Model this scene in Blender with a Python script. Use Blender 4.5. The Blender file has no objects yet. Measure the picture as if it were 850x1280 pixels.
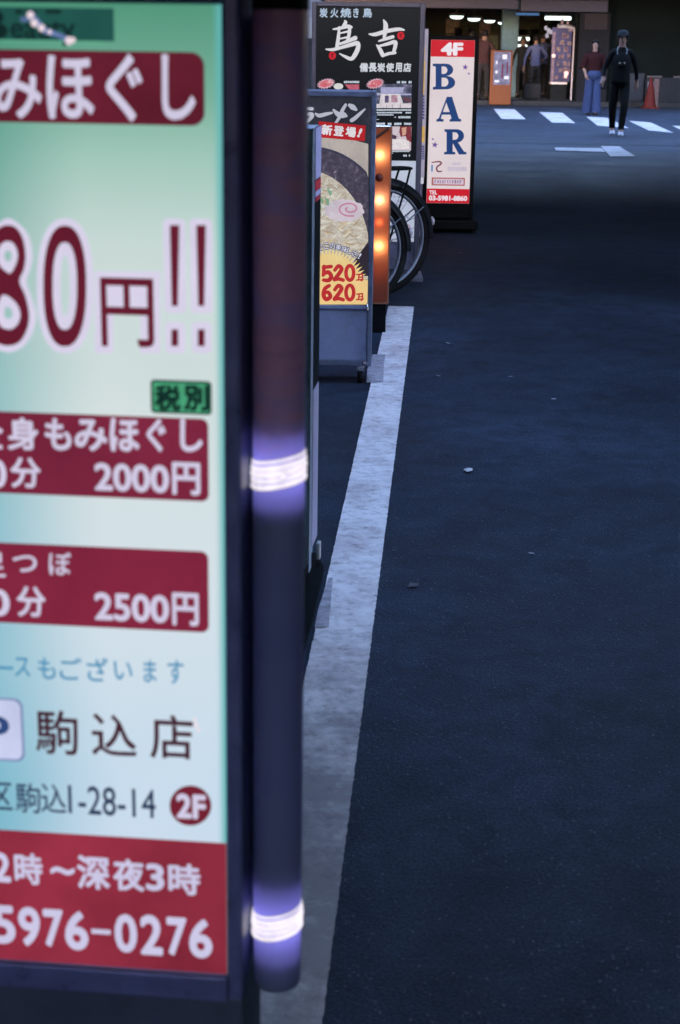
import bpy, bmesh, math, random
from mathutils import Vector, Matrix
random.seed(7)
S = bpy.context.scene
COL = S.collection
R = math.radians

# ------------------------------------------------------------------ camera
FPX, CX, CY = 2000.0, 425.0, 640.0          # focal length in photo pixels (850 x 1280)
CAM_H = 1.54
PITCH = math.atan(590.0 / FPX)
ROLL = 0.015
_F = Vector((0, math.cos(PITCH), -math.sin(PITCH)))
_U0 = Vector((0, math.sin(PITCH), math.cos(PITCH)))
_R0 = Vector((1, 0, 0))
_R = _R0 * math.cos(ROLL) + _U0 * math.sin(ROLL)
_U = -_R0 * math.sin(ROLL) + _U0 * math.cos(ROLL)
EYE = Vector((0, 0, CAM_H))
cam = bpy.data.cameras.new('camera')
camo = bpy.data.objects.new('camera', cam)
COL.objects.link(camo)
m = Matrix.Identity(4)
for i in range(3):
    m[i][0], m[i][1], m[i][2], m[i][3] = _R[i], _U[i], -_F[i], EYE[i]
camo.matrix_world = m
cam.sensor_fit = 'VERTICAL'
cam.sensor_height = 36.0
cam.sensor_width = 24.0
cam.lens = FPX / 1280.0 * 36.0
cam.clip_start = 0.05
cam.clip_end = 400
cam.dof.use_dof = True
cam.dof.focus_distance = 7.0
cam.dof.aperture_fstop = 7.8
S.camera = camo

# ------------------------------------------------------------------ world, sun, exposure
w = bpy.data.worlds.new('World')
S.world = w
w.use_nodes = True
nt = w.node_tree
nt.nodes.clear()
sky = nt.nodes.new('ShaderNodeTexSky')
sky.sky_type = 'NISHITA'
sky.sun_disc = False
sky.sun_elevation = R(8)
sky.sun_rotation = R(200)
tint = nt.nodes.new('ShaderNodeMix')
tint.data_type = 'RGBA'
tint.blend_type = 'MULTIPLY'
tint.inputs[0].default_value = 1.0
tint.inputs[7].default_value = (0.80, 0.78, 0.95, 1)
bg = nt.nodes.new('ShaderNodeBackground')
bg.inputs[1].default_value = 4.2
wo = nt.nodes.new('ShaderNodeOutputWorld')
nt.links.new(sky.outputs[0], tint.inputs[6])
nt.links.new(tint.outputs[2], bg.inputs[0])
nt.links.new(bg.outputs[0], wo.inputs[0])
sun = bpy.data.lights.new('sun', 'SUN')
sun.energy = 0.25
sun.angle = R(25)
sun.color = (0.8, 0.85, 1.0)
suno = bpy.data.objects.new('sun', sun)
suno.rotation_euler = (R(40), 0, R(-20))
COL.objects.link(suno)
S.view_settings.view_transform = 'Standard'
S.view_settings.look = 'None'
S.view_settings.exposure = 0.0
S.view_settings.gamma = 1.0
S.render.engine = 'CYCLES'
S.cycles.use_denoising = True
S.cycles.max_bounces = 8
S.cycles.transparent_max_bounces = 12
S.cycles.sample_clamp_indirect = 4.0

# ------------------------------------------------------------------ pixel -> world helpers
def ray(px, py):
    return (_F + _R * ((px - CX) / FPX) + _U * ((CY - py) / FPX)).normalized()

def gp(px, py, z=0.0):
    d = ray(px, py)
    return EYE + d * ((z - CAM_H) / d.z)

def at(px, py, Y):
    d = ray(px, py)
    return EYE + d * (Y / d.y)

# ------------------------------------------------------------------ materials
def lin(c):
    out = []
    for v in c[:3]:
        v = v / 255.0
        out.append(v / 12.92 if v <= 0.04045 else ((v + 0.055) / 1.055) ** 2.4)
    return tuple(out) + (1.0,)

def new_mat(name):
    mt = bpy.data.materials.new(name)
    mt.use_nodes = True
    n = mt.node_tree
    p = n.nodes['Principled BSDF']
    return mt, n, p

def N(n, kind, **kw):
    nd = n.nodes.new(kind)
    for k, v in kw.items():
        if k.startswith('i_'):
            key = k[2:]
            key = int(key) if key.isdigit() else key
            nd.inputs[key].default_value = v
        else:
            setattr(nd, k, v)
    return nd

def ramp(n, stops):
    r = n.nodes.new('ShaderNodeValToRGB')
    e = r.color_ramp.elements
    while len(e) > 1:
        e.remove(e[-1])
    e[0].position, e[0].color = stops[0]
    for pos, col in stops[1:]:
        el = e.new(pos)
        el.color = col
    return r

def mat(name, col, rough=0.6, metal=0.0, var=0.25, scale=12.0, bump=0.15, spec=0.2, dirt=None):
    """matt or metallic surface: base colour broken by two noises, roughness variation and fine bump"""
    if max(col[:3]) < .06 and not metal:
        spec = min(spec, .05)
    mt, n, p = new_mat(name)
    tc = N(n, 'ShaderNodeTexCoord')
    no = N(n, 'ShaderNodeTexNoise', i_Scale=scale, i_Detail=8.0, i_Roughness=0.65)
    n.links.new(tc.outputs['Object'], no.inputs['Vector'])
    c = tuple(col[:3])
    lo = tuple(v * (1 - var) for v in c) + (1,)
    hi = tuple(min(1, v * (1 + var)) for v in c) + (1,)
    rp = ramp(n, [(0.3, lo), (0.7, hi)])
    n.links.new(no.outputs['Fac'], rp.inputs['Fac'])
    src = rp.outputs['Color']
    if dirt:
        n2 = N(n, 'ShaderNodeTexNoise', i_Scale=scale * 0.4, i_Detail=10.0, i_Roughness=0.75)
        n.links.new(tc.outputs['Object'], n2.inputs['Vector'])
        r2 = ramp(n, [(0.52, (0, 0, 0, 1)), (0.68, (1, 1, 1, 1))])
        n.links.new(n2.outputs['Fac'], r2.inputs['Fac'])
        mx = N(n, 'ShaderNodeMix', data_type='RGBA')
        n.links.new(r2.outputs['Color'], mx.inputs[0])
        n.links.new(src, mx.inputs[6])
        mx.inputs[7].default_value = tuple(dirt[:3]) + (1,)
        src = mx.outputs[2]
    n.links.new(src, p.inputs['Base Color'])
    p.inputs['Metallic'].default_value = metal
    p.inputs['Specular IOR Level'].default_value = spec
    rr = ramp(n, [(0.3, (max(0, rough - .1),) * 3 + (1,)), (0.7, (min(1, rough + .1),) * 3 + (1,))])
    n.links.new(no.outputs['Fac'], rr.inputs['Fac'])
    n.links.new(rr.outputs['Color'], p.inputs['Roughness'])
    if bump:
        bn = N(n, 'ShaderNodeTexNoise', i_Scale=scale * 8, i_Detail=4.0)
        n.links.new(tc.outputs['Object'], bn.inputs['Vector'])
        b = N(n, 'ShaderNodeBump', i_Strength=bump, i_Distance=0.002)
        n.links.new(bn.outputs['Fac'], b.inputs['Height'])
        n.links.new(b.outputs['Normal'], p.inputs['Normal'])
    return mt

_em = {}
def lit(col, strength=1.0, var=0.10, scale=14.0, rough=0.35, name=None):
    """backlit print on acrylic: col is an sRGB 0-255 triple of the ink as it glows"""
    key = (tuple(col), strength, var, scale, name)
    if key in _em:
        return _em[key]
    mt, n, p = new_mat(name or 'backlit_print')
    tc = N(n, 'ShaderNodeTexCoord')
    no = N(n, 'ShaderNodeTexNoise', i_Scale=scale, i_Detail=6.0, i_Roughness=0.6)
    n.links.new(tc.outputs['Object'], no.inputs['Vector'])
    c = lin(col)
    rp = ramp(n, [(0.3, tuple(v * (1 - var) for v in c[:3]) + (1,)), (0.7, tuple(v * (1 + var) for v in c[:3]) + (1,))])
    n.links.new(no.outputs['Fac'], rp.inputs['Fac'])
    n.links.new(rp.outputs['Color'], p.inputs['Emission Color'])
    p.inputs['Emission Strength'].default_value = strength
    p.inputs['Base Color'].default_value = tuple(v * 0.15 for v in c[:3]) + (1,)
    p.inputs['Roughness'].default_value = rough
    p.inputs['Specular IOR Level'].default_value = 0.10
    _em[key] = mt
    return mt

def vor(name, stops, scale, strength=None, stretch=(1, 1, 1), detail=5.0, kind='noise', rough=0.4, distort=0.0):
    """print with a noise or voronoi picture in it (food photograph and the like)"""
    mt, n, p = new_mat(name)
    tc = N(n, 'ShaderNodeTexCoord')
    mp = N(n, 'ShaderNodeMapping')
    mp.inputs['Scale'].default_value = stretch
    n.links.new(tc.outputs['Object'], mp.inputs['Vector'])
    if kind == 'noise':
        t = N(n, 'ShaderNodeTexNoise', i_Scale=scale, i_Detail=detail, i_Roughness=0.65, i_Distortion=distort)
        out = t.outputs['Fac']
    elif kind == 'wave':
        t = N(n, 'ShaderNodeTexWave', i_Scale=scale, i_Distortion=distort, i_Detail=4.0)
        t.inputs['Detail Scale'].default_value = 1.6
        out = t.outputs['Fac']
    else:
        t = N(n, 'ShaderNodeTexVoronoi', i_Scale=scale)
        out = t.outputs['Distance']
    n.links.new(mp.outputs['Vector'], t.inputs['Vector'])
    rp = ramp(n, [(a, lin(c)) for a, c in stops])
    n.links.new(out, rp.inputs['Fac'])
    if strength is None:
        n.links.new(rp.outputs['Color'], p.inputs['Base Color'])
    else:
        n.links.new(rp.outputs['Color'], p.inputs['Emission Color'])
        p.inputs['Emission Strength'].default_value = strength
        p.inputs['Base Color'].default_value = (0.03, 0.03, 0.03, 1)
    p.inputs['Roughness'].default_value = rough
    p.inputs['Specular IOR Level'].default_value = 0.10
    return mt

# ------------------------------------------------------------------ object helpers
def tag(o, label, cat, group=None):
    o['label'] = label
    o['category'] = cat
    if group:
        o['group'] = group
    return o

def thing(name, label, cat, loc=(0, 0, 0), rz=0.0, group=None):
    o = bpy.data.objects.new(name, None)
    o.empty_display_size = 0.1
    COL.objects.link(o)
    o.location = loc
    o.rotation_euler = (0, 0, rz)
    return tag(o, label, cat, group)

class MB:
    """collects shapes, becomes ONE mesh object"""
    def __init__(s):
        s.v, s.f, s.mi, s.sm = [], [], [], []
        s.mat_i = 0
    def add(s, vs, fs, smooth=False):
        b = len(s.v)
        s.v += [tuple(v) for v in vs]
        for f in fs:
            s.f.append([i + b for i in f])
            s.mi.append(s.mat_i)
            s.sm.append(smooth)
        return s
    def box(s, x0, x1, y0, y1, z0, z1, bev=0.0):
        bm = bmesh.new()
        bmesh.ops.create_cube(bm, size=1)
        for v in bm.verts:
            v.co = Vector(((x0 + x1) / 2 + v.co.x * (x1 - x0), (y0 + y1) / 2 + v.co.y * (y1 - y0), (z0 + z1) / 2 + v.co.z * (z1 - z0)))
        if bev:
            bmesh.ops.bevel(bm, geom=bm.edges[:], offset=bev, segments=2, affect='EDGES', profile=0.5)
        s.bm(bm)
        return s
    def bm(s, bm, smooth=False):
        bm.verts.ensure_lookup_table()
        bm.verts.index_update()
        s.add([v.co.copy() for v in bm.verts], [[v.index for v in f.verts] for f in bm.faces], smooth)
        bm.free()
    def quad(s, a, b, c, d):
        return s.add([a, b, c, d], [(0, 1, 2, 3)])
    def tube(s, pts, r, seg=10, closed=False, caps=True):
        pts = [Vector(p) for p in pts]
        n = len(pts)
        rs = r if isinstance(r, (list, tuple)) else [r] * n
        up = Vector((0, 0, 1))
        vs, fs = [], []
        prev = None
        for i, p in enumerate(pts):
            if closed:
                t = pts[(i + 1) % n] - pts[i - 1]
            else:
                t = pts[min(i + 1, n - 1)] - pts[max(i - 1, 0)]
            t.normalize()
            if prev is None:
                a = t.cross(up)
                if a.length < 1e-3:
                    a = t.cross(Vector((1, 0, 0)))
            else:
                a = prev - t * prev.dot(t)
            a.normalize()
            prev = a
            b = t.cross(a)
            for k in range(seg):
                an = 2 * math.pi * k / seg
                vs.append(p + (a * math.cos(an) + b * math.sin(an)) * rs[i])
        m_ = n if closed else n - 1
        for i in range(m_):
            j = (i + 1) % n
            for k in range(seg):
                k2 = (k + 1) % seg
                fs.append((i * seg + k, i * seg + k2, j * seg + k2, j * seg + k))
        s.add(vs, fs, True)
        if caps and not closed:
            s.add(vs[:seg], [tuple(range(seg))])
            s.add(vs[-seg:], [tuple(range(seg))])
        return s
    def lathe(s, prof, c=(0, 0, 0), seg=24, axis='z'):
        vs, fs = [], []
        for (r, h) in prof:
            for k in range(seg):
                a = 2 * math.pi * k / seg
                x, y = r * math.cos(a), r * math.sin(a)
                vs.append({'z': (c[0] + x, c[1] + y, c[2] + h), 'y': (c[0] + x, c[1] + h, c[2] + y), 'x': (c[0] + h, c[1] + x, c[2] + y)}[axis])
        for i in range(len(prof) - 1):
            for k in range(seg):
                k2 = (k + 1) % seg
                fs.append((i * seg + k, i * seg + k2, (i + 1) * seg + k2, (i + 1) * seg + k))
        s.add(vs, fs, True)
        return s
    def ball(s, c, r, sc=(1, 1, 1), seg=12):
        bm = bmesh.new()
        bmesh.ops.create_uvsphere(bm, u_segments=seg, v_segments=max(6, seg // 2 + 2), radius=r)
        for v in bm.verts:
            v.co = Vector((c[0] + v.co.x * sc[0], c[1] + v.co.y * sc[1], c[2] + v.co.z * sc[2]))
        s.bm(bm, True)
        return s
    def build(s, name, mats, parent=None):
        me = bpy.data.meshes.new(name)
        me.from_pydata(s.v, [], s.f)
        if not isinstance(mats, (list, tuple)):
            mats = [mats]
        for mm in mats:
            me.materials.append(mm)
        me.polygons.foreach_set('material_index', s.mi)
        me.polygons.foreach_set('use_smooth', s.sm)
        me.validate()
        me.update()
        bm = bmesh.new()
        bm.from_mesh(me)
        bmesh.ops.recalc_face_normals(bm, faces=bm.faces[:])
        bm.to_mesh(me)
        bm.free()
        o = bpy.data.objects.new(name, me)
        COL.objects.link(o)
        if parent is not None:
            o.parent = parent
        return o

def struct(name, mb, mt):
    o = mb.build(name, mt)
    o['kind'] = 'structure'
    return o

# ---- flat lettering --------------------------------------------------------
def curve_to_tris(cu):
    o = bpy.data.objects.new('tmp', cu)
    COL.objects.link(o)
    dg = bpy.context.evaluated_depsgraph_get()
    me = bpy.data.meshes.new_from_object(o.evaluated_get(dg))
    vs = [v.co.copy() for v in me.vertices]
    fs = [list(p.vertices) for p in me.polygons]
    COL.objects.unlink(o)
    bpy.data.objects.remove(o)
    bpy.data.curves.remove(cu)
    bpy.data.meshes.remove(me)
    return vs, fs

_tc = {}
def text_tris(body, bold=0.0, shear=0.0, spacing=1.0):
    key = (body, bold, shear, spacing)
    if key not in _tc:
        cu = bpy.data.curves.new('t', 'FONT')
        cu.body = body
        cu.resolution_u = 4
        cu.offset = bold
        cu.shear = shear
        cu.space_character = spacing
        _tc[key] = curve_to_tris(cu)
    return _tc[key]

def fill_tris(splines):
    cu = bpy.data.curves.new('c', 'CURVE')
    cu.dimensions = '2D'
    cu.fill_mode = 'BOTH'
    for sp in splines:
        s_ = cu.splines.new('POLY')
        s_.points.add(len(sp) - 1)
        for i, p in enumerate(sp):
            s_.points[i].co = (p[0], p[1], 0, 1)
        s_.use_cyclic_u = True
    return curve_to_tris(cu)

def rrect(x0, z0, x1, z1, r, n=6):
    pts = []
    for cx, cz, a0 in ((x1 - r, z1 - r, 0), (x0 + r, z1 - r, 90), (x0 + r, z0 + r, 180), (x1 - r, z0 + r, 270)):
        for k in range(n + 1):
            a = R(a0 + 90 * k / n)
            pts.append((cx + r * math.cos(a), cz + r * math.sin(a)))
    return pts

def ell(cx, cz, rx, rz, n=48, p=2.0):
    out = []
    for k in range(n):
        a = 2 * math.pi * k / n
        ca, sa = math.cos(a), math.sin(a)
        out.append((cx + rx * math.copysign(abs(ca) ** (2 / p), ca), cz + rz * math.copysign(abs(sa) ** (2 / p), sa)))
    return out

class Board:
    """A vertical board at a real place: local x to the right, y into the board, z up. Its face is y = 0."""
    def __init__(s, name, label, cat, px, Y, yaw=0.0, group=None):
        p = at(px, 600, Y)
        s.o = Vector((p.x, Y, 0))
        s.yaw = R(yaw)
        s.r = Vector((math.cos(s.yaw), math.sin(s.yaw), 0))
        s.n = Vector((math.sin(s.yaw), -math.cos(s.yaw), 0))
        s.t = thing(name, label, cat, s.o, s.yaw, group)
    def L(s, px, py):
        d = ray(px, py)
        k = (s.o - EYE).dot(s.n) / d.dot(s.n)
        q = EYE + d * k - s.o
        return (q.dot(s.r), q.z)
    def rect(s, x0, y0, x1, y1):
        my, mx = (y0 + y1) / 2, (x0 + x1) / 2
        a, b = s.L(x0, my)[0], s.L(x1, my)[0]
        c, d = s.L(mx, y1)[1], s.L(mx, y0)[1]
        return a, c, b, d
    # all of these add to an MB, off = distance in front of the face
    def poly(s, mb, splines_px, off):
        vs, fs = fill_tris([[s.L(*p) for p in sp] for sp in splines_px])
        mb.add([(v.x, -off, v.y) for v in vs], fs)
    def lpoly(s, mb, splines, off):
        vs, fs = fill_tris(splines)
        mb.add([(v.x, -off, v.y) for v in vs], fs)
    def bar(s, mb, x0, y0, x1, y1, off, rpx=0):
        a, c, b, d = s.rect(x0, y0, x1, y1)
        r = rpx * (d - c) / max(1e-6, (y1 - y0))
        s.lpoly(mb, [rrect(a, c, b, d, r) if rpx else [(a, c), (b, c), (b, d), (a, d)]], off)
    def text(s, mb, body, x0, y0, x1, y1, off, bold=0.0, shear=0.0, rot=0.0, spacing=1.0):
        """bold (in ems) thickens the strokes with copies shifted sideways, a hair apart in depth"""
        vs, fs = text_tris(body, 0.0, shear, spacing)
        if not vs:
            return
        a, c, b, d = s.rect(x0, y0, x1, y1)
        u0, u1 = min(v.x for v in vs) - bold, max(v.x for v in vs) + bold
        w0, w1 = min(v.y for v in vs) - bold, max(v.y for v in vs) + bold
        mx, mz = (a + b) / 2, (c + d) / 2
        offs = [(0, 0)]
        if bold:
            nb = 12 if bold > .05 else 8
            offs += [(bold * math.cos(2 * math.pi * i / nb), bold * math.sin(2 * math.pi * i / nb)) for i in range(nb)]
        for i, (ox, oz) in enumerate(offs):
            out = []
            for v in vs:
                x = a + (v.x + ox - u0) / (u1 - u0) * (b - a)
                z = c + (v.y + oz - w0) / (w1 - w0) * (d - c)
                if rot:
                    dx, dz = x - mx, z - mz
                    x, z = mx + dx * math.cos(rot) - dz * math.sin(rot), mz + dx * math.sin(rot) + dz * math.cos(rot)
                out.append((x, -off - i * 0.00003, z))
            mb.add(out, fs)
    def stroke(s, mb, pts, off):
        """brush stroke through pixel points (px, py, half width in px)"""
        P = []
        n = len(pts)
        for i in range(n - 1):
            p0, p1, p2, p3 = pts[max(i - 1, 0)], pts[i], pts[i + 1], pts[min(i + 2, n - 1)]
            for k in range(8):
                t = k / 8
                P.append(tuple(0.5 * (2 * p1[j] + (p2[j] - p0[j]) * t + (2 * p0[j] - 5 * p1[j] + 4 * p2[j] - p3[j]) * t * t + (3 * p1[j] - p0[j] - 3 * p2[j] + p3[j]) * t ** 3) for j in range(3)))
        P.append(tuple(pts[-1]))
        left, right = [], []
        m_ = len(P)
        for i in range(m_):
            a, b = P[max(i - 1, 0)], P[min(i + 1, m_ - 1)]
            dx, dy = b[0] - a[0], b[1] - a[1]
            l = math.hypot(dx, dy) or 1
            nx, ny = -dy / l, dx / l
            wd = max(0.05, P[i][2])
            left.append((P[i][0] + nx * wd, P[i][1] + ny * wd))
            right.append((P[i][0] - nx * wd, P[i][1] - ny * wd))
        vs = [s.L(*p) for p in left] + [s.L(*p) for p in right]
        fs = [(i, i + 1, m_ + i + 1, m_ + i) for i in range(m_ - 1)]
        mb.add([(v[0], -off, v[1]) for v in vs], fs)
        for (i, sg) in ((0, -1), (m_ - 1, 1)):           # round ends
            c = P[i]
            vs = [s.L(*q) for q in ell(c[0], c[1], max(.05, c[2]), max(.05, c[2]), 12)]
            mb.add([(v[0], -off - 0.0001, v[1]) for v in vs], [tuple(range(12))])

MM = 0.001
# ------------------------------------------------------------------ shared materials
M_black = mat('black_paint', (0.007, 0.008, 0.010), 0.45, var=0.3)
M_navy = mat('navy_metal', (0.07, 0.088, 0.19), 0.35, 0.3, var=0.2, scale=30)
M_steel = mat('grey_steel', (0.22, 0.25, 0.33), 0.4, 0.35, var=0.2, scale=18, dirt=(0.10, 0.10, 0.13))
M_cabinet = mat('cabinet_paint', (0.31, 0.36, 0.54), 0.5, var=0.12, scale=8, dirt=(0.22, 0.23, 0.28))
M_rubber = mat('rubber', (0.012, 0.012, 0.013), 0.8, var=0.3)
M_chrome = mat('chrome', (0.55, 0.56, 0.6), 0.22, 1.0, var=0.1, scale=40)
M_alu = mat('aluminium', (0.42, 0.43, 0.48), 0.38, 0.8, var=0.15, scale=30)
M_skin = mat('skin', (0.17, 0.105, 0.09), 0.55, var=0.08)
M_hair = mat('hair', (0.010, 0.009, 0.010), 0.5, var=0.4, scale=60)
M_white = mat('white_paint', (0.35, 0.35, 0.37), 0.5, var=0.1)
M_glass, _n, _p = new_mat('glass')
_p.inputs['Transmission Weight'].default_value = 1.0
_p.inputs['Roughness'].default_value = 0.03
_p.inputs['IOR'].default_value = 1.1
_p.inputs['Base Color'].default_value = (0.85, 0.92, 0.95, 1)

# ================================================================== GROUND
def asphalt(name, base, hi, speck):
    mt, n, p = new_mat(name)
    tc = N(n, 'ShaderNodeTexCoord')
    big = N(n, 'ShaderNodeTexNoise', i_Scale=0.9, i_Detail=6.0, i_Roughness=0.6)
    fine = N(n, 'ShaderNodeTexNoise', i_Scale=170.0, i_Detail=3.0, i_Roughness=0.7)
    vo = N(n, 'ShaderNodeTexVoronoi', i_Scale=140.0)
    for t in (big, fine, vo):
        n.links.new(tc.outputs['Object'], t.inputs['Vector'])
    r1 = ramp(n, [(0.3, base + (1,)), (0.72, hi + (1,))])
    n.links.new(big.outputs['Fac'], r1.inputs['Fac'])
    r2 = ramp(n, [(0.3, (0.2,) * 3 + (1,)), (0.7, (1.8,) * 3 + (1,))])
    n.links.new(fine.outputs['Fac'], r2.inputs['Fac'])
    mx = N(n, 'ShaderNodeMix', data_type='RGBA', blend_type='MULTIPLY')
    mx.inputs[0].default_value = 1.0
    n.links.new(r1.outputs['Color'], mx.inputs[6])
    n.links.new(r2.outputs['Color'], mx.inputs[7])
    mid = N(n, 'ShaderNodeTexNoise', i_Scale=5.5, i_Detail=9.0, i_Roughness=0.72, i_Distortion=.6)
    wide = N(n, 'ShaderNodeTexNoise', i_Scale=0.45, i_Detail=3.0)
    for t in (mid, wide):
        n.links.new(tc.outputs['Object'], t.inputs['Vector'])
    rm = ramp(n, [(0.36, (0.70,) * 3 + (1,)), (0.50, (1.0,) * 3 + (1,)), (0.66, (1.32,) * 3 + (1,))])
    n.links.new(mid.outputs['Fac'], rm.inputs['Fac'])
    rw = ramp(n, [(0.38, (0.80,) * 3 + (1,)), (0.62, (1.2,) * 3 + (1,))])
    n.links.new(wide.outputs['Fac'], rw.inputs['Fac'])
    for src_ in (rm, rw):
        mq = N(n, 'ShaderNodeMix', data_type='RGBA', blend_type='MULTIPLY')
        mq.inputs[0].default_value = 1.0
        n.links.new(mx.outputs[2], mq.inputs[6])
        n.links.new(src_.outputs['Color'], mq.inputs[7])
        mx = mq
    # scattered pale aggregate
    sp = N(n, 'ShaderNodeSeparateColor')
    n.links.new(vo.outputs['Color'], sp.inputs[0])
    r3 = ramp(n, [(0.93, (0, 0, 0, 1)), (1.0, (1, 1, 1, 1))])
    n.links.new(sp.outputs[0], r3.inputs['Fac'])
    r4 = ramp(n, [(0.22, (1, 1, 1, 1)), (0.45, (0, 0, 0, 1))])
    n.links.new(vo.outputs['Distance'], r4.inputs['Fac'])
    mu = N(n, 'ShaderNodeMath', operation='MULTIPLY')
    n.links.new(r3.outputs['Color'], mu.inputs[0])
    n.links.new(r4.outputs['Color'], mu.inputs[1])
    m2 = N(n, 'ShaderNodeMix', data_type='RGBA')
    n.links.new(mu.outputs[0], m2.inputs[0])
    n.links.new(mx.outputs[2], m2.inputs[6])
    m2.inputs[7].default_value = speck + (1,)
    n.links.new(m2.outputs[2], p.inputs['Base Color'])
    rr = ramp(n, [(0.3, (0.62,) * 3 + (1,)), (0.7, (0.85,) * 3 + (1,))])
    n.links.new(big.outputs['Fac'], rr.inputs['Fac'])
    n.links.new(rr.outputs['Color'], p.inputs['Roughness'])
    p.inputs['Specular IOR Level'].default_value = 0.12
    b = N(n, 'ShaderNodeBump', i_Strength=0.5, i_Distance=0.004)
    ad = N(n, 'ShaderNodeMath', operation='ADD')
    n.links.new(fine.outputs['Fac'], ad.inputs[0])
    n.links.new(vo.outputs['Distance'], ad.inputs[1])
    n.links.new(ad.outputs[0], b.inputs['Height'])
    n.links.new(b.outputs['Normal'], p.inputs['Normal'])
    return mt

M_asph = asphalt('asphalt', (0.014, 0.022, 0.036), (0.024, 0.036, 0.060), (0.13, 0.14, 0.17))
M_asph2 = asphalt('worn_asphalt', (0.018, 0.025, 0.040), (0.026, 0.036, 0.056), (0.1, 0.1, 0.12))

def road_paint(name, col, worn=0.5):
    mt, n, p = new_mat(name)
    tc = N(n, 'ShaderNodeTexCoord')
    a = N(n, 'ShaderNodeTexNoise', i_Scale=22.0, i_Detail=12.0, i_Roughness=0.78)
    b = N(n, 'ShaderNodeTexNoise', i_Scale=95.0, i_Detail=6.0, i_Roughness=0.8)
    c = N(n, 'ShaderNodeTexNoise', i_Scale=3.0, i_Detail=9.0, i_Roughness=0.7)
    for t in (a, b, c):
        n.links.new(tc.outputs['Object'], t.inputs['Vector'])
    r1 = ramp(n, [(0.36, tuple(v * f for v, f in zip(col, (.66, .60, .62))) + (1,)), (0.58, col + (1,))])
    n.links.new(c.outputs['Fac'], r1.inputs['Fac'])
    r0 = ramp(n, [(0.33, (0.62, 0.58, 0.59, 1)), (0.52, (1.03,) * 3 + (1,))])
    n.links.new(a.outputs['Fac'], r0.inputs['Fac'])
    mm = N(n, 'ShaderNodeMix', data_type='RGBA', blend_type='MULTIPLY')
    mm.inputs[0].default_value = 1.0
    n.links.new(r1.outputs['Color'], mm.inputs[6])
    n.links.new(r0.outputs['Color'], mm.inputs[7])
    ad = N(n, 'ShaderNodeMath', operation='ADD')
    n.links.new(a.outputs['Fac'], ad.inputs[0])
    n.links.new(b.outputs['Fac'], ad.inputs[1])
    r2 = ramp(n, [(0.375 * worn * 2, (1, 1, 1, 1)), (0.43 * worn * 2, (0, 0, 0, 1))])
    hv = N(n, 'ShaderNodeMath', operation='MULTIPLY', i_1=0.5)
    n.links.new(ad.outputs[0], hv.inputs[0])
    n.links.new(hv.outputs[0], r2.inputs['Fac'])
    mx = N(n, 'ShaderNodeMix', data_type='RGBA')
    n.links.new(r2.outputs['Color'], mx.inputs[0])
    n.links.new(mm.outputs[2], mx.inputs[6])
    mx.inputs[7].default_value = (0.07, 0.06, 0.065, 1)
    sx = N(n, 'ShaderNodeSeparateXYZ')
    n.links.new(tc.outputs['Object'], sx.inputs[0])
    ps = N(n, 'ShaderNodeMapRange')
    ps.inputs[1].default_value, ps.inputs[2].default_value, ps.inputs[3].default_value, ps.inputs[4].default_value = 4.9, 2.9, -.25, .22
    n.links.new(sx.outputs['Y'], ps.inputs[0])  # darkens the near paint in place of fading light, with stains mixed in
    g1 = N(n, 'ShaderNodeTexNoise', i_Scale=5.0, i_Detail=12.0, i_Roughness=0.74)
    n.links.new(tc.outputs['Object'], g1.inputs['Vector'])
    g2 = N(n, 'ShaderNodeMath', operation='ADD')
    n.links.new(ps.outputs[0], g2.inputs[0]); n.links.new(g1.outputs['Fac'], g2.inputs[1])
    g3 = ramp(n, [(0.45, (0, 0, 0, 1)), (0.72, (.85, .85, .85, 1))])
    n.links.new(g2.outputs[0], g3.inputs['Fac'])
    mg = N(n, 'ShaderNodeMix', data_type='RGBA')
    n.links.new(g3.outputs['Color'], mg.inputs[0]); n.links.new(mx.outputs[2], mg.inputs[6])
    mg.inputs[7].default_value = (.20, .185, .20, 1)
    n.links.new(mg.outputs[2], p.inputs['Base Color'])
    p.inputs['Roughness'].default_value = 0.75
    p.inputs['Specular IOR Level'].default_value = 0.10
    bp = N(n, 'ShaderNodeBump', i_Strength=0.45, i_Distance=0.003)
    n.links.new(hv.outputs[0], bp.inputs['Height'])
    n.links.new(bp.outputs['Normal'], p.inputs['Normal'])
    return mt

M_line = road_paint('worn_dimmed_line_paint', (0.74, 0.72, 0.73), 0.5)
M_stripe = road_paint('crossing_paint', (0.46, 0.46, 0.48), 0.54)

struct('road', MB().quad((-120, -60, 0), (120, -60, 0), (120, 200, 0), (-120, 200, 0)), M_asph)

# direction of the lane (its vanishing point sits at photo pixel 560, 50)
Dv = ray(560, 52)
D = Vector((Dv.x, Dv.y, 0)).normalized()
Rt = Vector((D.y, -D.x, 0))
LO = gp(403, 1280)                        # origin of the lane frame: outer edge of the painted line
def lane(u, v, z=0.0):
    """u metres to the right of the painted line's edge, v metres along the lane"""
    p = LO + Rt * u + D * v
    return Vector((p.x, p.y, z))
VE = (gp(517, 384) - LO).dot(D)
LW = abs((gp(457, 490) - LO).dot(Rt))
print('LINE', VE, LW, [(round((gp(*q) - LO).dot(Rt), 3)) for q in ((517, 384), (457, 858), (483, 384), (373, 858), (418, 640))])

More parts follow.
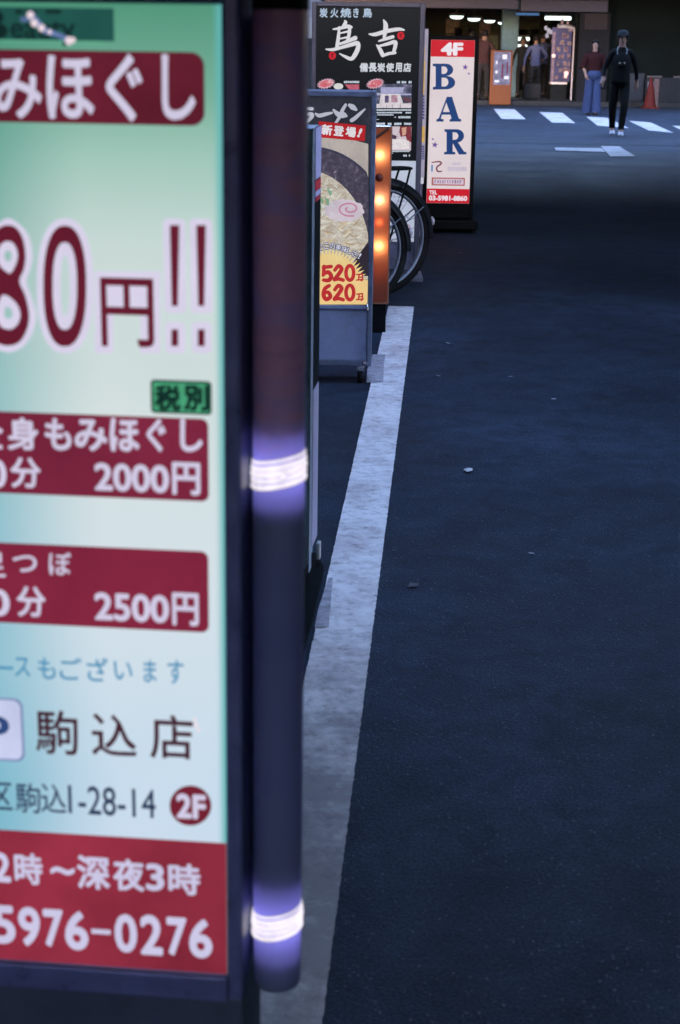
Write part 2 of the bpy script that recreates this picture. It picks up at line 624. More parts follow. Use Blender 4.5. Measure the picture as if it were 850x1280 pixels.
# the line: strip with slightly ragged edges
def strip(u0f, u1f, v0, v1, z, n):
    mb = MB()
    vs = []
    for i in range(n + 1):
        v = v0 + (v1 - v0) * i / n
        vs += [lane(u0f(v), v, z), lane(u1f(v), v, z)]
    mb.add(vs, [(2 * i, 2 * i + 1, 2 * i + 3, 2 * i + 2) for i in range(n)])
    return mb
rj = lambda a: random.uniform(-a, a)
LWID = 0.155
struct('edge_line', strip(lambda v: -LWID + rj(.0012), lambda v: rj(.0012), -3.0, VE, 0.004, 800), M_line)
M_stain = mat('stained_paint', (0.34, 0.32, 0.36), 0.85, var=0.45, scale=30)
mb = MB()
for (q) in (((411, 722), (416, 722), (411, 783), (393, 784), (398, 760)), ((466, 443), (482, 443), (480, 455), (479, 477), (458, 478), (459, 462))):
    mb.add([gp(*p, z=0.0072) for p in q], [tuple(range(len(q)))])
struct('worn_line_patch', mb, M_stain)

# cross street, kerb and markings at the far end
YC0 = gp(650, 178).y
YC1 = gp(650, 132).y
c0, c1 = YC0, YC1
struct('cross_street', MB().quad((-60, c0, .004), (60, c0 - 0.6, .004), (60, c1, .004), (-60, c1, .004)), M_asph2)
def mark(name, quads, z=0.009):
    mb = MB()
    for q in quads:
        mb.add([gp(*p, z=z) for p in q], [tuple(range(len(q)))])
    return struct(name, mb, M_stripe)
for q in (((617, 136), (643, 136.5), (657, 149), (627, 148.5)), ((674, 140), (703, 141), (719, 154), (690, 153)),
          ((733, 146), (758, 147), (786, 160), (747, 157)), ((786, 151), (813, 153), (842, 166), (811, 163)),
          ((840, 157), (868, 159), (900, 173), (868, 170))):
    mark('crosswalk_stripe', [q])
mark('stop_line', [((693, 184.3), (752, 185), (757, 190), (695, 188))])
mark('road_mark', [((751, 182.5), (774, 183), (795, 195.5), (763, 195.5))])
M_pave = mat('pavement_stone', (0.022, 0.024, 0.03), 0.8, var=0.3, scale=5, bump=0.4)
struct('pavement', MB().box(-60, 60, c1, c1 + 3.0, 0, 0.12, 0.01), M_pave)
struct('kerb_line', MB().quad((11.5, c1 - 1.0, .009), (60, c1 - 1.0, .009), (60, c1 - 0.7, .009), (11.5, c1 - 0.7, .009)), M_stripe)

# ================================================================== BUILDINGS
M_wall = mat('dark_render_wall', (0.0035, 0.006, 0.0072), 0.9, var=0.3, scale=2, bump=0.3, dirt=(0.003, 0.004, 0.005))
M_wall2 = mat('tile_wall', (0.03, 0.028, 0.03), 0.7, var=0.3, scale=3, bump=0.3, dirt=(0.015, 0.014, 0.016))
M_frame_dark = mat('window_frame_metal', (0.03, 0.03, 0.04), 0.4, 0.5)
M_pane = mat('dark_window_glass', (0.02, 0.025, 0.035), 0.12, var=0.2, bump=0.02)
M_shut = mat('roller_shutter', (0.12, 0.12, 0.14), 0.5, 0.3, var=0.2, scale=6)

def lane_building(name, label, u0, u1, v0, v1, h, mt, face):
    """block beside the lane; face = +1 looks to the right (towards larger u)"""
    t = thing(name, label, 'building', lane(u0, v0))
    ang = math.atan2(D.y, D.x) - math.pi / 2
    t.rotation_euler = (0, 0, ang)
    W, Ln = u1 - u0, v1 - v0
    MB().box(0, W, 0, Ln, 0, h, 0.02).build('wall', mt, t)
    MB().box(-0.12, W + 0.12, -0.12, Ln + 0.12, h, h + 0.35, 0.02).build('parapet', mt, t)
    fx = W if face > 0 else 0.0
    e = 0.05 * face
    nwin = max(1, int(Ln / 2.6))
    for fl in range(1, int(h / 3.0)):
        for k in range(nwin):
            y = (k + 0.5) * Ln / nwin
            z = fl * 3.0 + 0.9
            a, b = sorted((fx, fx + e))
            fr = MB()
            fr.box(a, b, y - .75, y - .69, z, z + 1.3).box(a, b, y + .69, y + .75, z, z + 1.3)
            fr.box(a, b, y - .69, y + .69, z, z + .06).box(a, b, y - .69, y + .69, z + 1.24, z + 1.3)
            f_ = fr.build('window', M_frame_dark, t)
            a2, b2 = sorted((fx + 0.002 * face, fx + e * 0.4))
            MB().box(a2, b2, y - .688, y + .688, z + .062, z + 1.238).build('pane', M_pane, f_)
    for k in range(max(1, int(Ln / 4.2))):
        y = (k + 0.5) * Ln / max(1, int(Ln / 4.2))
        sh = MB()
        n_ = 22
        for i in range(n_):
            z0 = 0.1 + 2.3 * i / n_
            a, b = sorted((fx, fx + e * (0.6 if i % 2 else 0.9)))
            sh.box(a, b, y - 1.4, y + 1.4, z0, z0 + 2.3 / n_ - 0.002)
        sh.build('shutter', M_shut, t)
    return t
lane_building('tower_block', 'tall dark block beside the lane behind the massage signboard', -6.5, -1.75, -14, 7.2, 19, M_wall, 1)
lane_building('low_shop_block', 'lower dark shop block behind the black yakitori sign', -6.5, -1.75, 7.25, c0 - LO.y - .6, 8.5, M_wall2, 1)
lane_building('office_block', 'dark office block along the right side of the lane', 4.15, 9, 6.6, c0 - LO.y - 0.6, 19, M_wall2, -1)
lane_building('corner_block', 'dark block on the right of the lane beside the gap left for sky light', 4.15, 9, -14, 2.3, 17, M_wall2, -1)  # gap up to the office block is sized to let in a pool of sky light
lane_building('end_shade_block', 'unseen dark block added behind the camera to stop low sky light', -1.7, 4.1, -16, -14.1, 5.0, M_wall, -1)  # added out of view to keep horizon light off the lane
def roof(label, v0, v1, z):  # unseen slabs added over the lane to hold back sky light
    t = thing('shade_roof', label, 'roof', lane(-1.74, v0, 0))
    t.rotation_euler = (0, 0, math.atan2(D.y, D.x) - math.pi / 2)
    MB().box(0, 5.88, 0, v1 - v0, z, z + .18, .02).build('deck', M_wall, t)
    q = MB()
    for k in range(5):
        y = .15 + (v1 - v0 - .3) * k / 4
        q.box(0, 5.88, y - .06, y + .06, z - .16, z - .001, .004)
    q.build('beam', M_frame_dark, t)
roof('unseen roof slab added to shade the lane above the bicycles', 7.0, 10.3, 3.1)
roof('unseen roof slab added to shade the lane above the BAR sign', 11.2, 15.4, 3.2)
roof('unseen roof slab added to shade the lane next to the cross street', 16.2, c0 - LO.y - 1.0, 3.3)
roof('unseen roof slab added to shade the lane above the massage signboard', -3.6, 2.1, 2.6)

def street_shade_block(label, x0, x1):  # out-of-view blocks added to dim the light reaching the far street
    t = thing('street_shade_block', label, 'building', (x0, c0, 0))
    MB().box(0, x1 - x0, .3, c1 - c0 - .3, 0, 13, .02).build('wall', M_wall2, t)
    fx = (x1 - x0) if x0 < 0 else 0.0
    sg = 1 if x0 < 0 else -1
    for f_ in range(4):
        for q_ in range(4):
            y = 2.0 + q_ * 3.0
            a_, b_ = sorted((fx, fx + .06 * sg))
            w_ = MB().box(a_, b_, y - .8, y + .8, 1 + f_ * 3, 1.06 + f_ * 3).box(a_, b_, y - .8, y + .8, 2.3 + f_ * 3, 2.36 + f_ * 3).box(a_, b_, y - .8, y - .74, 1.06 + f_ * 3, 2.3 + f_ * 3).box(a_, b_, y + .74, y + .8, 1.06 + f_ * 3, 2.3 + f_ * 3).build('window', M_frame_dark, t)
            a_, b_ = sorted((fx + .002 * sg, fx + .03 * sg))
            MB().box(a_, b_, y - .738, y + .738, 1.062 + f_ * 3, 2.298 + f_ * 3).build('pane', M_pane, w_)
street_shade_block('unseen dark block added to cut light from the left end of the cross street', -27, -15)
street_shade_block('unseen dark block added to cut light from the right end of the cross street', 19, 31)

# far building across the cross street (open shop front on the left, dark frontage on the right)
SY = c1 + 0.5                                   # plane of the shop front
def W3(px, py, Y=None):
    return at(px, py, SY if Y is None else Y)
M_fascia = mat('fascia_panel', (0.034, 0.036, 0.075), 0.6, var=0.15, scale=3)
M_fasc_in = mat('fascia_inset', (0.02, 0.017, 0.026), 0.5, var=0.2)
M_dark = mat('shop_interior_paint', (0.012, 0.016, 0.022), 0.7, var=0.3, scale=3)
M_ceil = mat('shop_ceiling', (0.02, 0.027, 0.032), 0.6, var=0.2)
M_teal = mat('teal_column_paint', (0.075, 0.15, 0.24), 0.5, var=0.15)
M_tile = mat('shop_floor_tile', (0.09, 0.088, 0.10), 0.5, var=0.2, scale=4)
M_pilaster = mat('pilaster_stone', (0.009, 0.010, 0.015), 0.7, var=0.25, scale=3)
sh = thing('shop_building', 'far building across the street with an open lit shop front', 'building', (W3(590, 130).x, SY, 0))
def shp(mb, name, mt, parent=sh):
    o = mb.build(name, mt, parent)
    if parent is sh:
        o.matrix_parent_inverse = Matrix.Translation(-Vector(sh.location))
    return o
xL, xR = W3(380, 100).x, W3(722, 100).x
zf = W3(590, 11).z
zr = W3(700, 14).z
x645 = W3(646, 10).x
xEnd = W3(1500, 100).x
DEP = 9.0
fl = 0.125
shp(MB().box(xL, x645, SY - 0.45, SY - 0.05, zf, zf + 0.22, 0.015).box(xL, x645, SY - 0.45, SY - 0.05, zf + .62, zf + .9, 0.015).box(xL, x645, SY - 0.40, SY - 0.05, zf + .221, zf + .619), 'fascia', M_fascia)
shp(MB().box(x645 + .06, W3(757, 14).x, SY - 0.38, SY - 0.05, zr - 0.02, zr + 0.27, 0.015), 'fascia', M_fascia)
shp(MB().box(xL - 8, xEnd, SY - 3.4, SY - .05, 2.95, 3.15, .02), 'shade_canopy', M_wall)  # unseen overhang added to shade the shop front
shp(MB().box(xL - 8, xR + .2, SY - .04, SY + 0.3, zf + 0.35, 9.0), 'upper_wall', M_wall)
shp(MB().box(W3(720, 60).x, xEnd, SY, SY + 0.4, 0.121, 9.0), 'dark_wall', M_wall)
shp(MB().box(xL - 8, xL, SY, SY + 0.4, 0.121, 9.0), 'side_wall', M_wall2)
shp(MB().box(xL, xR, SY + DEP, SY + DEP + .2, fl, 3.2), 'back_wall', M_dark)
shp(MB().box(xR - .02, xR + .12, SY + .41, SY + DEP + .2, fl, 3.2), 'side_wall', M_dark)
shp(MB().box(xL - .12, xL + .02, SY + .41, SY + DEP + .2, fl, 3.2), 'side_wall', M_dark)
shp(MB().box(xL, xR, SY + 0.31, SY + DEP, zf + .30, zf + .38), 'ceiling', M_ceil)
shp(MB().quad((xL, SY + .02, fl), (xR, SY + .02, fl), (xR, SY + DEP, fl), (xL, SY + DEP, fl)), 'floor', M_tile)
shp(MB().box(W3(722, 60).x, W3(760, 60).x, SY - 0.18, SY - .001, 0.121, zr - .03, 0.01), 'pilaster', M_pilaster)
shp(MB().box(W3(728, 60).x, W3(756, 60).x, SY - 0.20, SY - .182, W3(740, 37).z, W3(740, 17).z, 0.005), 'vent_panel', M_fasc_in)
# teal column standing inside
p = at(636, 90, SY + 2.5)
shp(MB().box(p.x - .22, p.x + .22, SY + 2.5, SY + 2.9, fl, zf + .3, 0.02), 'column', M_teal)
# shelves at the back
for k in range(5):
    xx = xL + 1.0 + k * 1.9
    sb = MB()
    for z in (0.4, 0.85, 1.3, 1.75):
        sb.box(xx, xx + 1.5, SY + DEP - .5, SY + DEP - .02, z, z + .04)
    sb.box(xx - .04, xx, SY + DEP - .5, SY + DEP - .02, fl, 1.95).box(xx + 1.5, xx + 1.54, SY + DEP - .5, SY + DEP - .02, fl, 1.95)
    shp(sb, 'shelf', M_dark)

# posters on the back wall
for px_, py_, w_, h_, col_, lb_ in ((566, 36, .45, .6, (.06, .06, .075), 'dim grey poster on the shop back wall above the BAR sign'), (606, 38, .35, .8, (.05, .04, .075), 'dim violet poster on the shop back wall under the third ceiling lamp'),
                                    (617, 52, .3, .5, (.03, .05, .06), 'dim teal poster on the shop back wall above the orange sign')):
    p_ = at(px_, py_, SY + DEP)
    t = thing('wall_poster', lb_, 'poster', (p_.x, SY + DEP - .03, p_.z))
    MB().box(-w_ / 2, w_ / 2, 0, .028, -h_ / 2, h_ / 2, .004).build('board', M_frame_dark, t)
    MB().box(-w_ / 2 + .02, w_ / 2 - .02, -.004, -.001, -h_ / 2 + .02, h_ / 2 - .02).build('print', mat('dim_poster', col_, .6, var=.6, scale=6), t)
# lamps of the shop
M_lamp = lit((222, 240, 236), 2.6, 0.03, name='lamp_diffuser')
M_lampb = lit((70, 105, 150), 1.0, 0.05, name='dim_lamp_diffuser')
lamp_txt = ['nearest round ceiling lamp above the BAR sign', 'second round ceiling lamp of the row leading into the shop',
            'third round ceiling lamp of the row leading into the shop', 'farthest round ceiling lamp beside the teal column']
for i, (px, py, r_, dY) in enumerate(((571, 20, 8.0, 1.0), (592.5, 23, 7.5, 1.7), (612, 25.5, 6.6, 2.6), (629, 28, 6.2, 3.5))):
    p = at(px, py, SY + dY)
    t = thing('ceiling_lamp', lamp_txt[i], 'lamp', p, 0, 'round lamps in a row under the shop ceiling')
    k = (SY + dY) / FPX
    rr = r_ * k * 1.05
    MB().lathe([(0.001, -rr * .42), (rr * .5, -rr * .40), (rr * .85, -rr * .25), (rr, 0)], seg=20).build('diffuser', M_lamp, t)
    MB().lathe([(rr * 1.0, 0.001), (rr * 1.08, 0.02), (rr * 1.05, .06), (0.03, .09), (0.02, zf + .3 - p.z), (0.001, zf + .3 - p.z)], seg=20).build('housing', M_frame_dark, t)
def tube_lamp(px0, px1, py, dY, rpx, mt, label, fs=None):
    a, b = at(px0, py, SY + dY), at(px1, py + (px1 - px0) * .015, SY + dY)
    k = (SY + dY) / FPX
    t = thing('fluorescent_lamp', label, 'lamp', (a + b) / 2)
    o = MB().box(-(b - a).length / 2, (b - a).length / 2, -.05, .05, -rpx * k, rpx * k, rpx * k * .6).build('tube', mt, t)
    MB().box(-(b - a).length / 2, (b - a).length / 2, -.07, .07, rpx * k + .001, rpx * k + .06).build('housing', M_frame_dark, t)
tube_lamp(681, 714, 22.5, 0.8, 2.2, M_lamp, 'bright white strip lamp above the glass display case')
tube_lamp(645, 674, 17.5, 1.4, 1.4, M_lampb, 'dim blue strip lamp beside the bright strip lamp')
tube_lamp(641, 662, 48.5, 5.0, 2.0, M_lamp, 'upper of two white shelf lamps inside the shop')
tube_lamp(641, 659, 58, 5.0, 2.2, M_lamp, 'lower of two white shelf lamps inside the shop')

# ------------------------------------------------------------------ display case with curved glass
M_case = lit((92, 84, 118), 0.9, 0.35, 3.0, name='case_backing')
k = SY / FPX
dc = thing('display_case', 'tall lit display case with a rounded top at the shop entrance', 'display case', W3(703, 130) * 1.0)
dc.location.z = fl
dc.location.y = SY + 0.5
zz = lambda y: W3(703, y).z - fl
bw = 13 * k * 1.05
MB().box(-bw, bw * .45, -.2, .2, 0, zz(106), 0.01).build('base', M_black, dc)
MB().box(-bw, bw * .45, -.22, .22, zz(106) + .001, zz(104) + .02, 0.005).build('sill', mat('pale_sill', (.5, .42, .42), .5), dc)
MB().box(-bw * .93, bw * .8, .12, .2, zz(104) + .03, zz(34)).build('backing', M_case, dc)
MB().tube([(bw * 1.0, -.1, 0.0), (bw * 1.0, -.1, zz(40)), (bw * .85, -.1, zz(35)), (bw * .4, -.1, zz(33)), (-bw * .6, -.1, zz(33))], .055, 8).build('frame', mat('case_frame', (.33, .32, .42), .4, .3), dc)
MB().box(-bw * .95, -bw * .75, -.12, -.02, zz(103), zz(40), .01).build('post', lit((150, 120, 130), .8, .4, 8.0, name='case_post'), dc)
gd = MB()
for i in range(26):
    z0 = zz(102) + .05 + (i % 9) * 0.17
    x0 = -bw * .6 + random.random() * bw * 1.2
    gd.box(x0, x0 + .05 + .06 * random.random(), 0.0, .08, z0, z0 + .08 + .06 * random.random(), .005)
gd.build('goods', vor('case_goods', [(.35, (60, 50, 70)), (.5, (150, 110, 120)), (.62, (190, 150, 130)), (.7, (90, 80, 120))], 9.0, 0.8), dc)
w3 = MB()
for (x, z, s_) in ((-bw * .85, zz(70), .05), (bw * .35, zz(92), .06), (bw * .3, zz(96), .04)):
    w3.ball((x, -.16, z), s_)
w3.build('spot_lamp', lit((245, 200, 190), 1.6, name='spot_lamp'), dc)

t = thing('hanging_ornament', 'cluster of pale hanging ornaments left of the lit display case', 'ornament', at(685, 30, SY + .7))
q = MB().tube([(0, 0, .25), (0, 0, -.15)], .008, 6)
q.build('cord', M_black, t)
q = MB()
for (x_, z_, r2_) in ((-.05, -.10, .05), (.03, -.17, .06), (.09, -.20, .05), (-.01, -.29, .055)):
    q.ball((x_, .03 * x_, z_), r2_, (.9, .9, 1.2), 10)
q.build('charm', lit((170, 165, 180), .9, .35, 14, name='charm'), t)

# orange and white standing sign at the far kerb
os_ = Board('standing_sign', 'orange standing sign with a white poster across the street', 'sign', 627, SY - 0.6)
a, c, b, d = os_.rect(613, 63, 640, 124)
M_orange = mat('orange_paint', (0.11, 0.036, 0.015), 0.5, var=0.15)
MB().box(a, b, 0, .12, 0.02, d, .012).build('board', M_orange, os_.t)
mb = MB(); os_.bar(mb, 617, 65, 638, 106, 3 * MM)
pst = mb.build('poster', vor('pale_poster', [(.35, (80, 80, 122)), (.5, (122, 122, 168)), (.65, (155, 155, 200))], 6.0, 0.75), os_.t)
mb = MB()
for q in ((620, 76, 622, 80), (619, 88, 622, 92), (630, 95, 636, 99), (618, 100, 624, 103)):
    os_.bar(mb, *q, 6 * MM, 1)
for q in ((628, 68, 634, 74),):
    os_.bar(mb, *q, 6 * MM, 1)
mb.build('poster_mark', lit((225, 225, 245), .9), os_.t)
mb = MB()
os_.bar(mb, 633, 78, 635, 92, 6 * MM); os_.bar(mb, 627, 80, 629, 98, 6 * MM)
mb.build('poster_mark', lit((110, 50, 85), .9), os_.t)
t = thing('leaning_board', 'pale blue narrow board beside the orange standing sign', 'board', at(621, 120, SY - .2))
t.location.z = 0.12
MB().box(-.10, .10, 0, .05, 0, .62, .01).build('panel', mat('pale_blue_panel', (.10, .13, .20), .5), t)
MB().box(-.12, .12, -.06, .12, 0, .03, .005).build('base', M_black, t)

# right hand clutter by the dark wall
t = thing('traffic_cone', 'red traffic cone standing against the far dark wall', 'cone', at(812, 133, SY - 1.2))
t.location.z = 0.004
M_cone = mat('cone_red', (.055, .010, .010), .5)
MB().box(-.2, .2, -.2, .2, 0, .04, .01).build('base', M_cone, t)
MB().lathe([(.16, .04), (.035, .74), (.03, .75), (.001, .755)], seg=20).build('body', M_cone, t)
MB().lathe([(.118, .235), (.096, .335)], c=(0, 0, 0), seg=20).build('reflective_band', M_white, t)
t = thing('folded_sign', 'slim white and red sign beside the traffic cone', 'sign', at(819, 134, SY - 1.05))
t.location.z = 0.004
MB().box(-.06, .06, 0, .05, 0, .72, .01).build('panel', mat('pinkish_panel', (.09, .055, .065), .5, var=.5, scale=20), t)
MB().box(-.09, .09, -.08, .12, 0, .03).build('base', M_black, t)
t = thing('notice_board', 'low dark partition with a pale notice near the cone', 'partition', at(842, 133, SY - .5))
t.location.z = 0.12
MB().box(-.75, 2.2, 0, .08, 0, .62, .01).build('panel', mat('partition_grey', (.012, .015, .022), .6), t)
MB().box(-.70, -.42, -.012, -.002, .14, .52, .003).build('notice', mat('pale_notice', (.10, .105, .16), .6, var=.3, scale=30), t)
MB().box(-.72, -.35, -.02, .06, .625, .66, .004).box(-.05, .3, -.02, .06, .625, .66, .004).build('ledge', mat('pale_ledge', (.06, .06, .075), .6), t)
t = thing('utility_cabinet', 'grey blue utility cabinet against the dark wall behind the man', 'cabinet', at(793, 136, SY - .35))
t.location.z = 0.12
MB().box(-.22, .22, 0, .3, 0, .72, .015).build('body', mat('cabinet_blue_grey', (.018, .022, .034), .5), t)
MB().box(-.20, .20, -.015, -.002, .05, .67, .006).build('door', mat('cabinet_blue_grey_door', (.020, .025, .038), .5), t)

# ================================================================== PEOPLE
def grow(joints, edges, root, name, sub=2):
    me = bpy.data.meshes.new('sk')
    names = list(joints)
    me.from_pydata([joints[k][0] for k in names], [(names.index(a), names.index(b)) for a, b in edges], [])
    o = bpy.data.objects.new('sk', me)
    COL.objects.link(o)
    md = o.modifiers.new('s', 'SKIN')
    md.use_smooth_shade = True
    for i, k in enumerate(names):
        r_ = joints[k][1]
        sv = me.skin_vertices[0].data[i]
        sv.radius = r_ if isinstance(r_, tuple) else (r_, r_)
        sv.use_root = (k == root)
    sb = o.modifiers.new('d', 'SUBSURF')
    sb.levels = sub
    sb.render_levels = sub
    dg = bpy.context.evaluated_depsgraph_get()
    out = bpy.data.meshes.new_from_object(o.evaluated_get(dg))
    bm = bmesh.new()
    bm.from_mesh(out)
    COL.objects.unlink(o)
    bpy.data.objects.remove(o)
    bpy.data.meshes.remove(out)
    return bm

def person(label, loc, rz, H, shirt, trouser, shoe_mat, pose, group=None, sleeve='long', hair='short'):
    """figure facing local -y; pose gives foot, hand and elbow places (local, for H = 1.7)"""
    t = thing('person', label, 'person', loc, rz, group)
    k = H / 1.7
    t.scale = (k, k, k)
    P = dict(lf=(-.10, 0.0), rf=(.10, 0.0), lk=None, rk=None, le=(-.29, .03, 1.10), re=(.29, .03, 1.10),
             lh=(-.31, -.03, .84), rh=(.31, -.03, .84), lean=0.0)
    P.update(pose)
    lf, rf = P['lf'], P['rf']
    lk = P['lk'] or ((lf[0] * .9 - .01), lf[1] * .5 - .03, .47)
    rk = P['rk'] or ((rf[0] * .9 + .01), rf[1] * .5 - .03, .47)
    J = {
        'pelvis': ((0, 0, .93), (.155, .11)), 'waist': ((0, -.005, 1.06), (.135, .095)), 'chest': ((0, -.01, 1.24), (.165, .115)),
        'upper': ((0, 0, 1.37), (.12, .085)), 'neck': ((0, 0, 1.46), (.052, .055)), 'jaw': ((0, -.02, 1.52), (.058, .075)),
        'face': ((0, -.01, 1.585), (.074, .092)), 'crown': ((0, .0, 1.66), (.055, .07)),
        'lsh': ((-.165, 0, 1.375), .062), 'lel': (P['le'], .045), 'lwr': (P['lh'], .03),
        'rsh': ((.165, 0, 1.375), .062), 'rel': (P['re'], .045), 'rwr': (P['rh'], .03),
        'lhip': ((-.090, 0, .84), .096), 'lkn': (lk, .076), 'lan': ((lf[0], lf[1] + .03, .09), .056), 'ltoe': ((lf[0] - .01, lf[1] - .11, .045), (.042, .032)),
        'rhip': ((.090, 0, .84), .096), 'rkn': (rk, .076), 'ran': ((rf[0], rf[1] + .03, .09), .056), 'rtoe': ((rf[0] + .01, rf[1] - .11, .045), (.042, .032)),
    }
    E_ = [('pelvis', 'waist'), ('waist', 'chest'), ('chest', 'upper'), ('upper', 'neck'), ('neck', 'jaw'), ('jaw', 'face'), ('face', 'crown'),
          ('upper', 'lsh'), ('lsh', 'lel'), ('lel', 'lwr'), ('upper', 'rsh'), ('rsh', 'rel'), ('rel', 'rwr'),
          ('pelvis', 'lhip'), ('lhip', 'lkn'), ('lkn', 'lan'), ('lan', 'ltoe'), ('pelvis', 'rhip'), ('rhip', 'rkn'), ('rkn', 'ran'), ('ran', 'rtoe')]
    bm = grow(J, E_, 'pelvis', 'body')
    mb = MB()
    mats = [M_skin, shirt, trouser, mat('lip_and_eye', (.05, .025, .025), .4)]
    bm.verts.index_update()
    base_v = [v.co.copy() for v in bm.verts]
    els = [Vector(P['le']), Vector(P['re'])]
    wrs = [Vector(P['lh']), Vector(P['rh'])]
    for f in bm.faces:
        c = f.calc_center_median()
        arm = abs(c.x) > .19 and c.z > .6 and min((c - e).length for e in els + wrs) < .34
        if c.z > 1.455:
            mi = 0
        elif arm:
            dw = min((c - w_).length for w_ in wrs)
            mi = 0 if dw < (.06 if sleeve == 'long' else .22) else 1
        elif c.z > .90:
            mi = 1
        elif c.z > .10:
            mi = 2
        else:
            mi = 0
        mb.mat_i = mi
        mb.f.append([v.index for v in f.verts]); mb.mi.append(mi); mb.sm.append(True)
    mb.v = [tuple(v) for v in base_v]
    bm.free()
    mb.mat_i = 0
    # hands: palm, four fingers of different length, thumb
    for (e, w_, s_) in ((els[0], wrs[0], -1), (els[1], wrs[1], 1)):
        d_ = (w_ - e).normalized()
        side = Vector((0, -1, 0)) - d_ * Vector((0, -1, 0)).dot(d_)
        side.normalize()
        nrm = d_.cross(side)
        inn = nrm if nrm.x * s_ < 0 else -nrm
        mb.tube([w_ - d_ * .02, w_ + d_ * .03, w_ + d_ * .07, w_ + d_ * .095], [.026, .034, .038, .030], 10)
        for q, (off, ln) in enumerate(((.028, .066), (.010, .076), (-.009, .070), (-.027, .055))):
            b0 = w_ + d_ * .085 + side * off
            mb.tube([b0, b0 + d_ * ln * .45 + inn * .006, b0 + d_ * ln * .8 + inn * .022, b0 + d_ * ln * .92 + inn * .036], [.010, .0095, .0085, .006], 6)
        b0 = w_ + d_ * .035 + side * .028
        mb.tube([b0, b0 + side * .025 + d_ * .025 + inn * .008, b0 + side * .03 + d_ * .055 + inn * .016], [.013, .011, .008], 6)
    # face
    mb.tube([(0, -.100, 1.605), (0, -.120, 1.575), (0, -.108, 1.563)], [.010, .016, .012], 8)
    for s_ in (-1, 1):
        mb.mat_i = 0
        mb.ball((s_ * .078, .005, 1.585), .03, (.35, .7, 1), 10)
        mb.mat_i = 3
        mb.ball((s_ * .031, -.093, 1.603), .012, (1.1, .5, .6), 8)
        mb.tube([(s_ * .016, -.096, 1.622), (s_ * .033, -.097, 1.627), (s_ * .048, -.088, 1.620)], .0045, 5)
    mb.tube([(-.024, -.094, 1.540), (0, -.100, 1.541), (.024, -.094, 1.540)], .0055, 5)
    mb.build('body', mats, t)
    # shoes
    for f_ in (lf, rf):
        s = MB()
        x, y = f_
        prof = [(-.02, .045, .05), (.0, .048, .10), (.05, .047, .10)]
        vs, fs = [], []
        for (yy, hw, ht) in ((.085, .030, .07), (.06, .038, .11), (.0, .042, .105), (-.06, .046, .085), (-.12, .048, .062), (-.165, .036, .045), (-.185, .015, .03)):
            for (a, bz) in ((-1, 0.0), (-1.05, .02), (-.85, ht * .75), (-.4, ht), (.4, ht), (.85, ht * .75), (1.05, .02), (1, 0.0)):
                vs.append((x + a * hw, y + yy, bz))
        for i in range(6):
            for j in range(8):
                fs.append((i * 8 + j, i * 8 + (j + 1) % 8, (i + 1) * 8 + (j + 1) % 8, (i + 1) * 8 + j))
        fs += [tuple(range(8)), tuple(range(48, 56))]
        s.add(vs, fs, True)
        s.build('shoe', shoe_mat, t)
    # hair
    h = MB()
    if hair in ('short', 'cap'):
        bm = bmesh.new()
        bmesh.ops.create_uvsphere(bm, u_segments=18, v_segments=12, radius=1)
        for v in list(bm.verts):
            v.co = Vector((v.co.x * .093, v.co.y * .112 + .012, v.co.z * .105 + 1.612))
        bmesh.ops.delete(bm, geom=[v for v in bm.verts if (v.co.y < -.045 and v.co.z < 1.640) or v.co.z < 1.545], context='VERTS')
        h.bm(bm, True)
        h.build('hair', M_hair, t)
    else:
        bm = bmesh.new()
        bmesh.ops.create_uvsphere(bm, u_segments=18, v_segments=12, radius=1)
        for v in list(bm.verts):
            v.co = Vector((v.co.x * .098, v.co.y * .115 + .014, v.co.z * .108 + 1.612))
        bmesh.ops.delete(bm, geom=[v for v in bm.verts if (v.co.y < -.030 and v.co.z < 1.668)], context='VERTS')
        h.bm(bm, True)
        for i in range(26):
            a = R(-18 + 216 * i / 25)
            x, y = math.cos(a), math.sin(a)
            h.tube([(x * .090, y * .10 + .0, 1.63), (x * .105, y * .11 - .004, 1.56), (x * .118 + rj(.008), y * .105 - .006, 1.46), (x * .112 + rj(.012), y * .09 - .005, 1.36 + rj(.03))], [.018, .020, .017, .006], 6)
        h.build('hair', M_hair, t)
    return t

M_cloth_black = mat('black_cloth', (.006, .007, .008), .85, var=.3, scale=20)
M_cloth_dark = mat('dark_cloth', (.018, .019, .024), .85, var=.3, scale=20)
M_red_top = mat('dark_red_knit', (.016, .005, .006), .85, var=.3, scale=40)
M_denim = mat('denim', (.016, .028, .078), .85, var=.25, scale=18)
M_pinkshirt = mat('dusty_pink_cloth', (.036, .018, .022), .85, var=.2, scale=18)
M_blueshirt = mat('pale_blue_cloth', (.055, .068, .16), .85, var=.2, scale=18)
M_shoe_w = mat('white_trainers', (.30, .33, .40), .6, var=.1)
M_shoe_b = mat('black_shoes', (.012, .012, .012), .5)

# man walking towards the camera
gm = gp(771, 169)
man = person('man in black cap and black clothes walking with a camera round his neck', (gm.x, gm.y, 0.005), R(-6), 1.73, M_cloth_black, M_cloth_black, M_shoe_w,
             dict(lf=(-.075, .24), rf=(.05, -.20), lk=(-.10, .02, .49), rk=(.085, -.17, .50), le=(-.28, -.02, 1.11), lh=(-.31, -.20, .92), re=(.27, .10, 1.11), rh=(.29, .16, .88)), hair='cap')
cp = MB()
cp.lathe([(.094, 1.655), (.096, 1.68), (.084, 1.715), (.055, 1.738), (.001, 1.744)], c=(0, .012, 0), seg=20)
vs = []
for i in range(13):
    a = R(200 + 140 * i / 12)
    vs += [(math.cos(a) * .090, math.sin(a) * .092 + .008, 1.664), (math.cos(a) * .088, math.sin(a) * .165, 1.654)]
cp.add(vs, [(2 * i, 2 * i + 1, 2 * i + 3, 2 * i + 2) for i in range(12)])
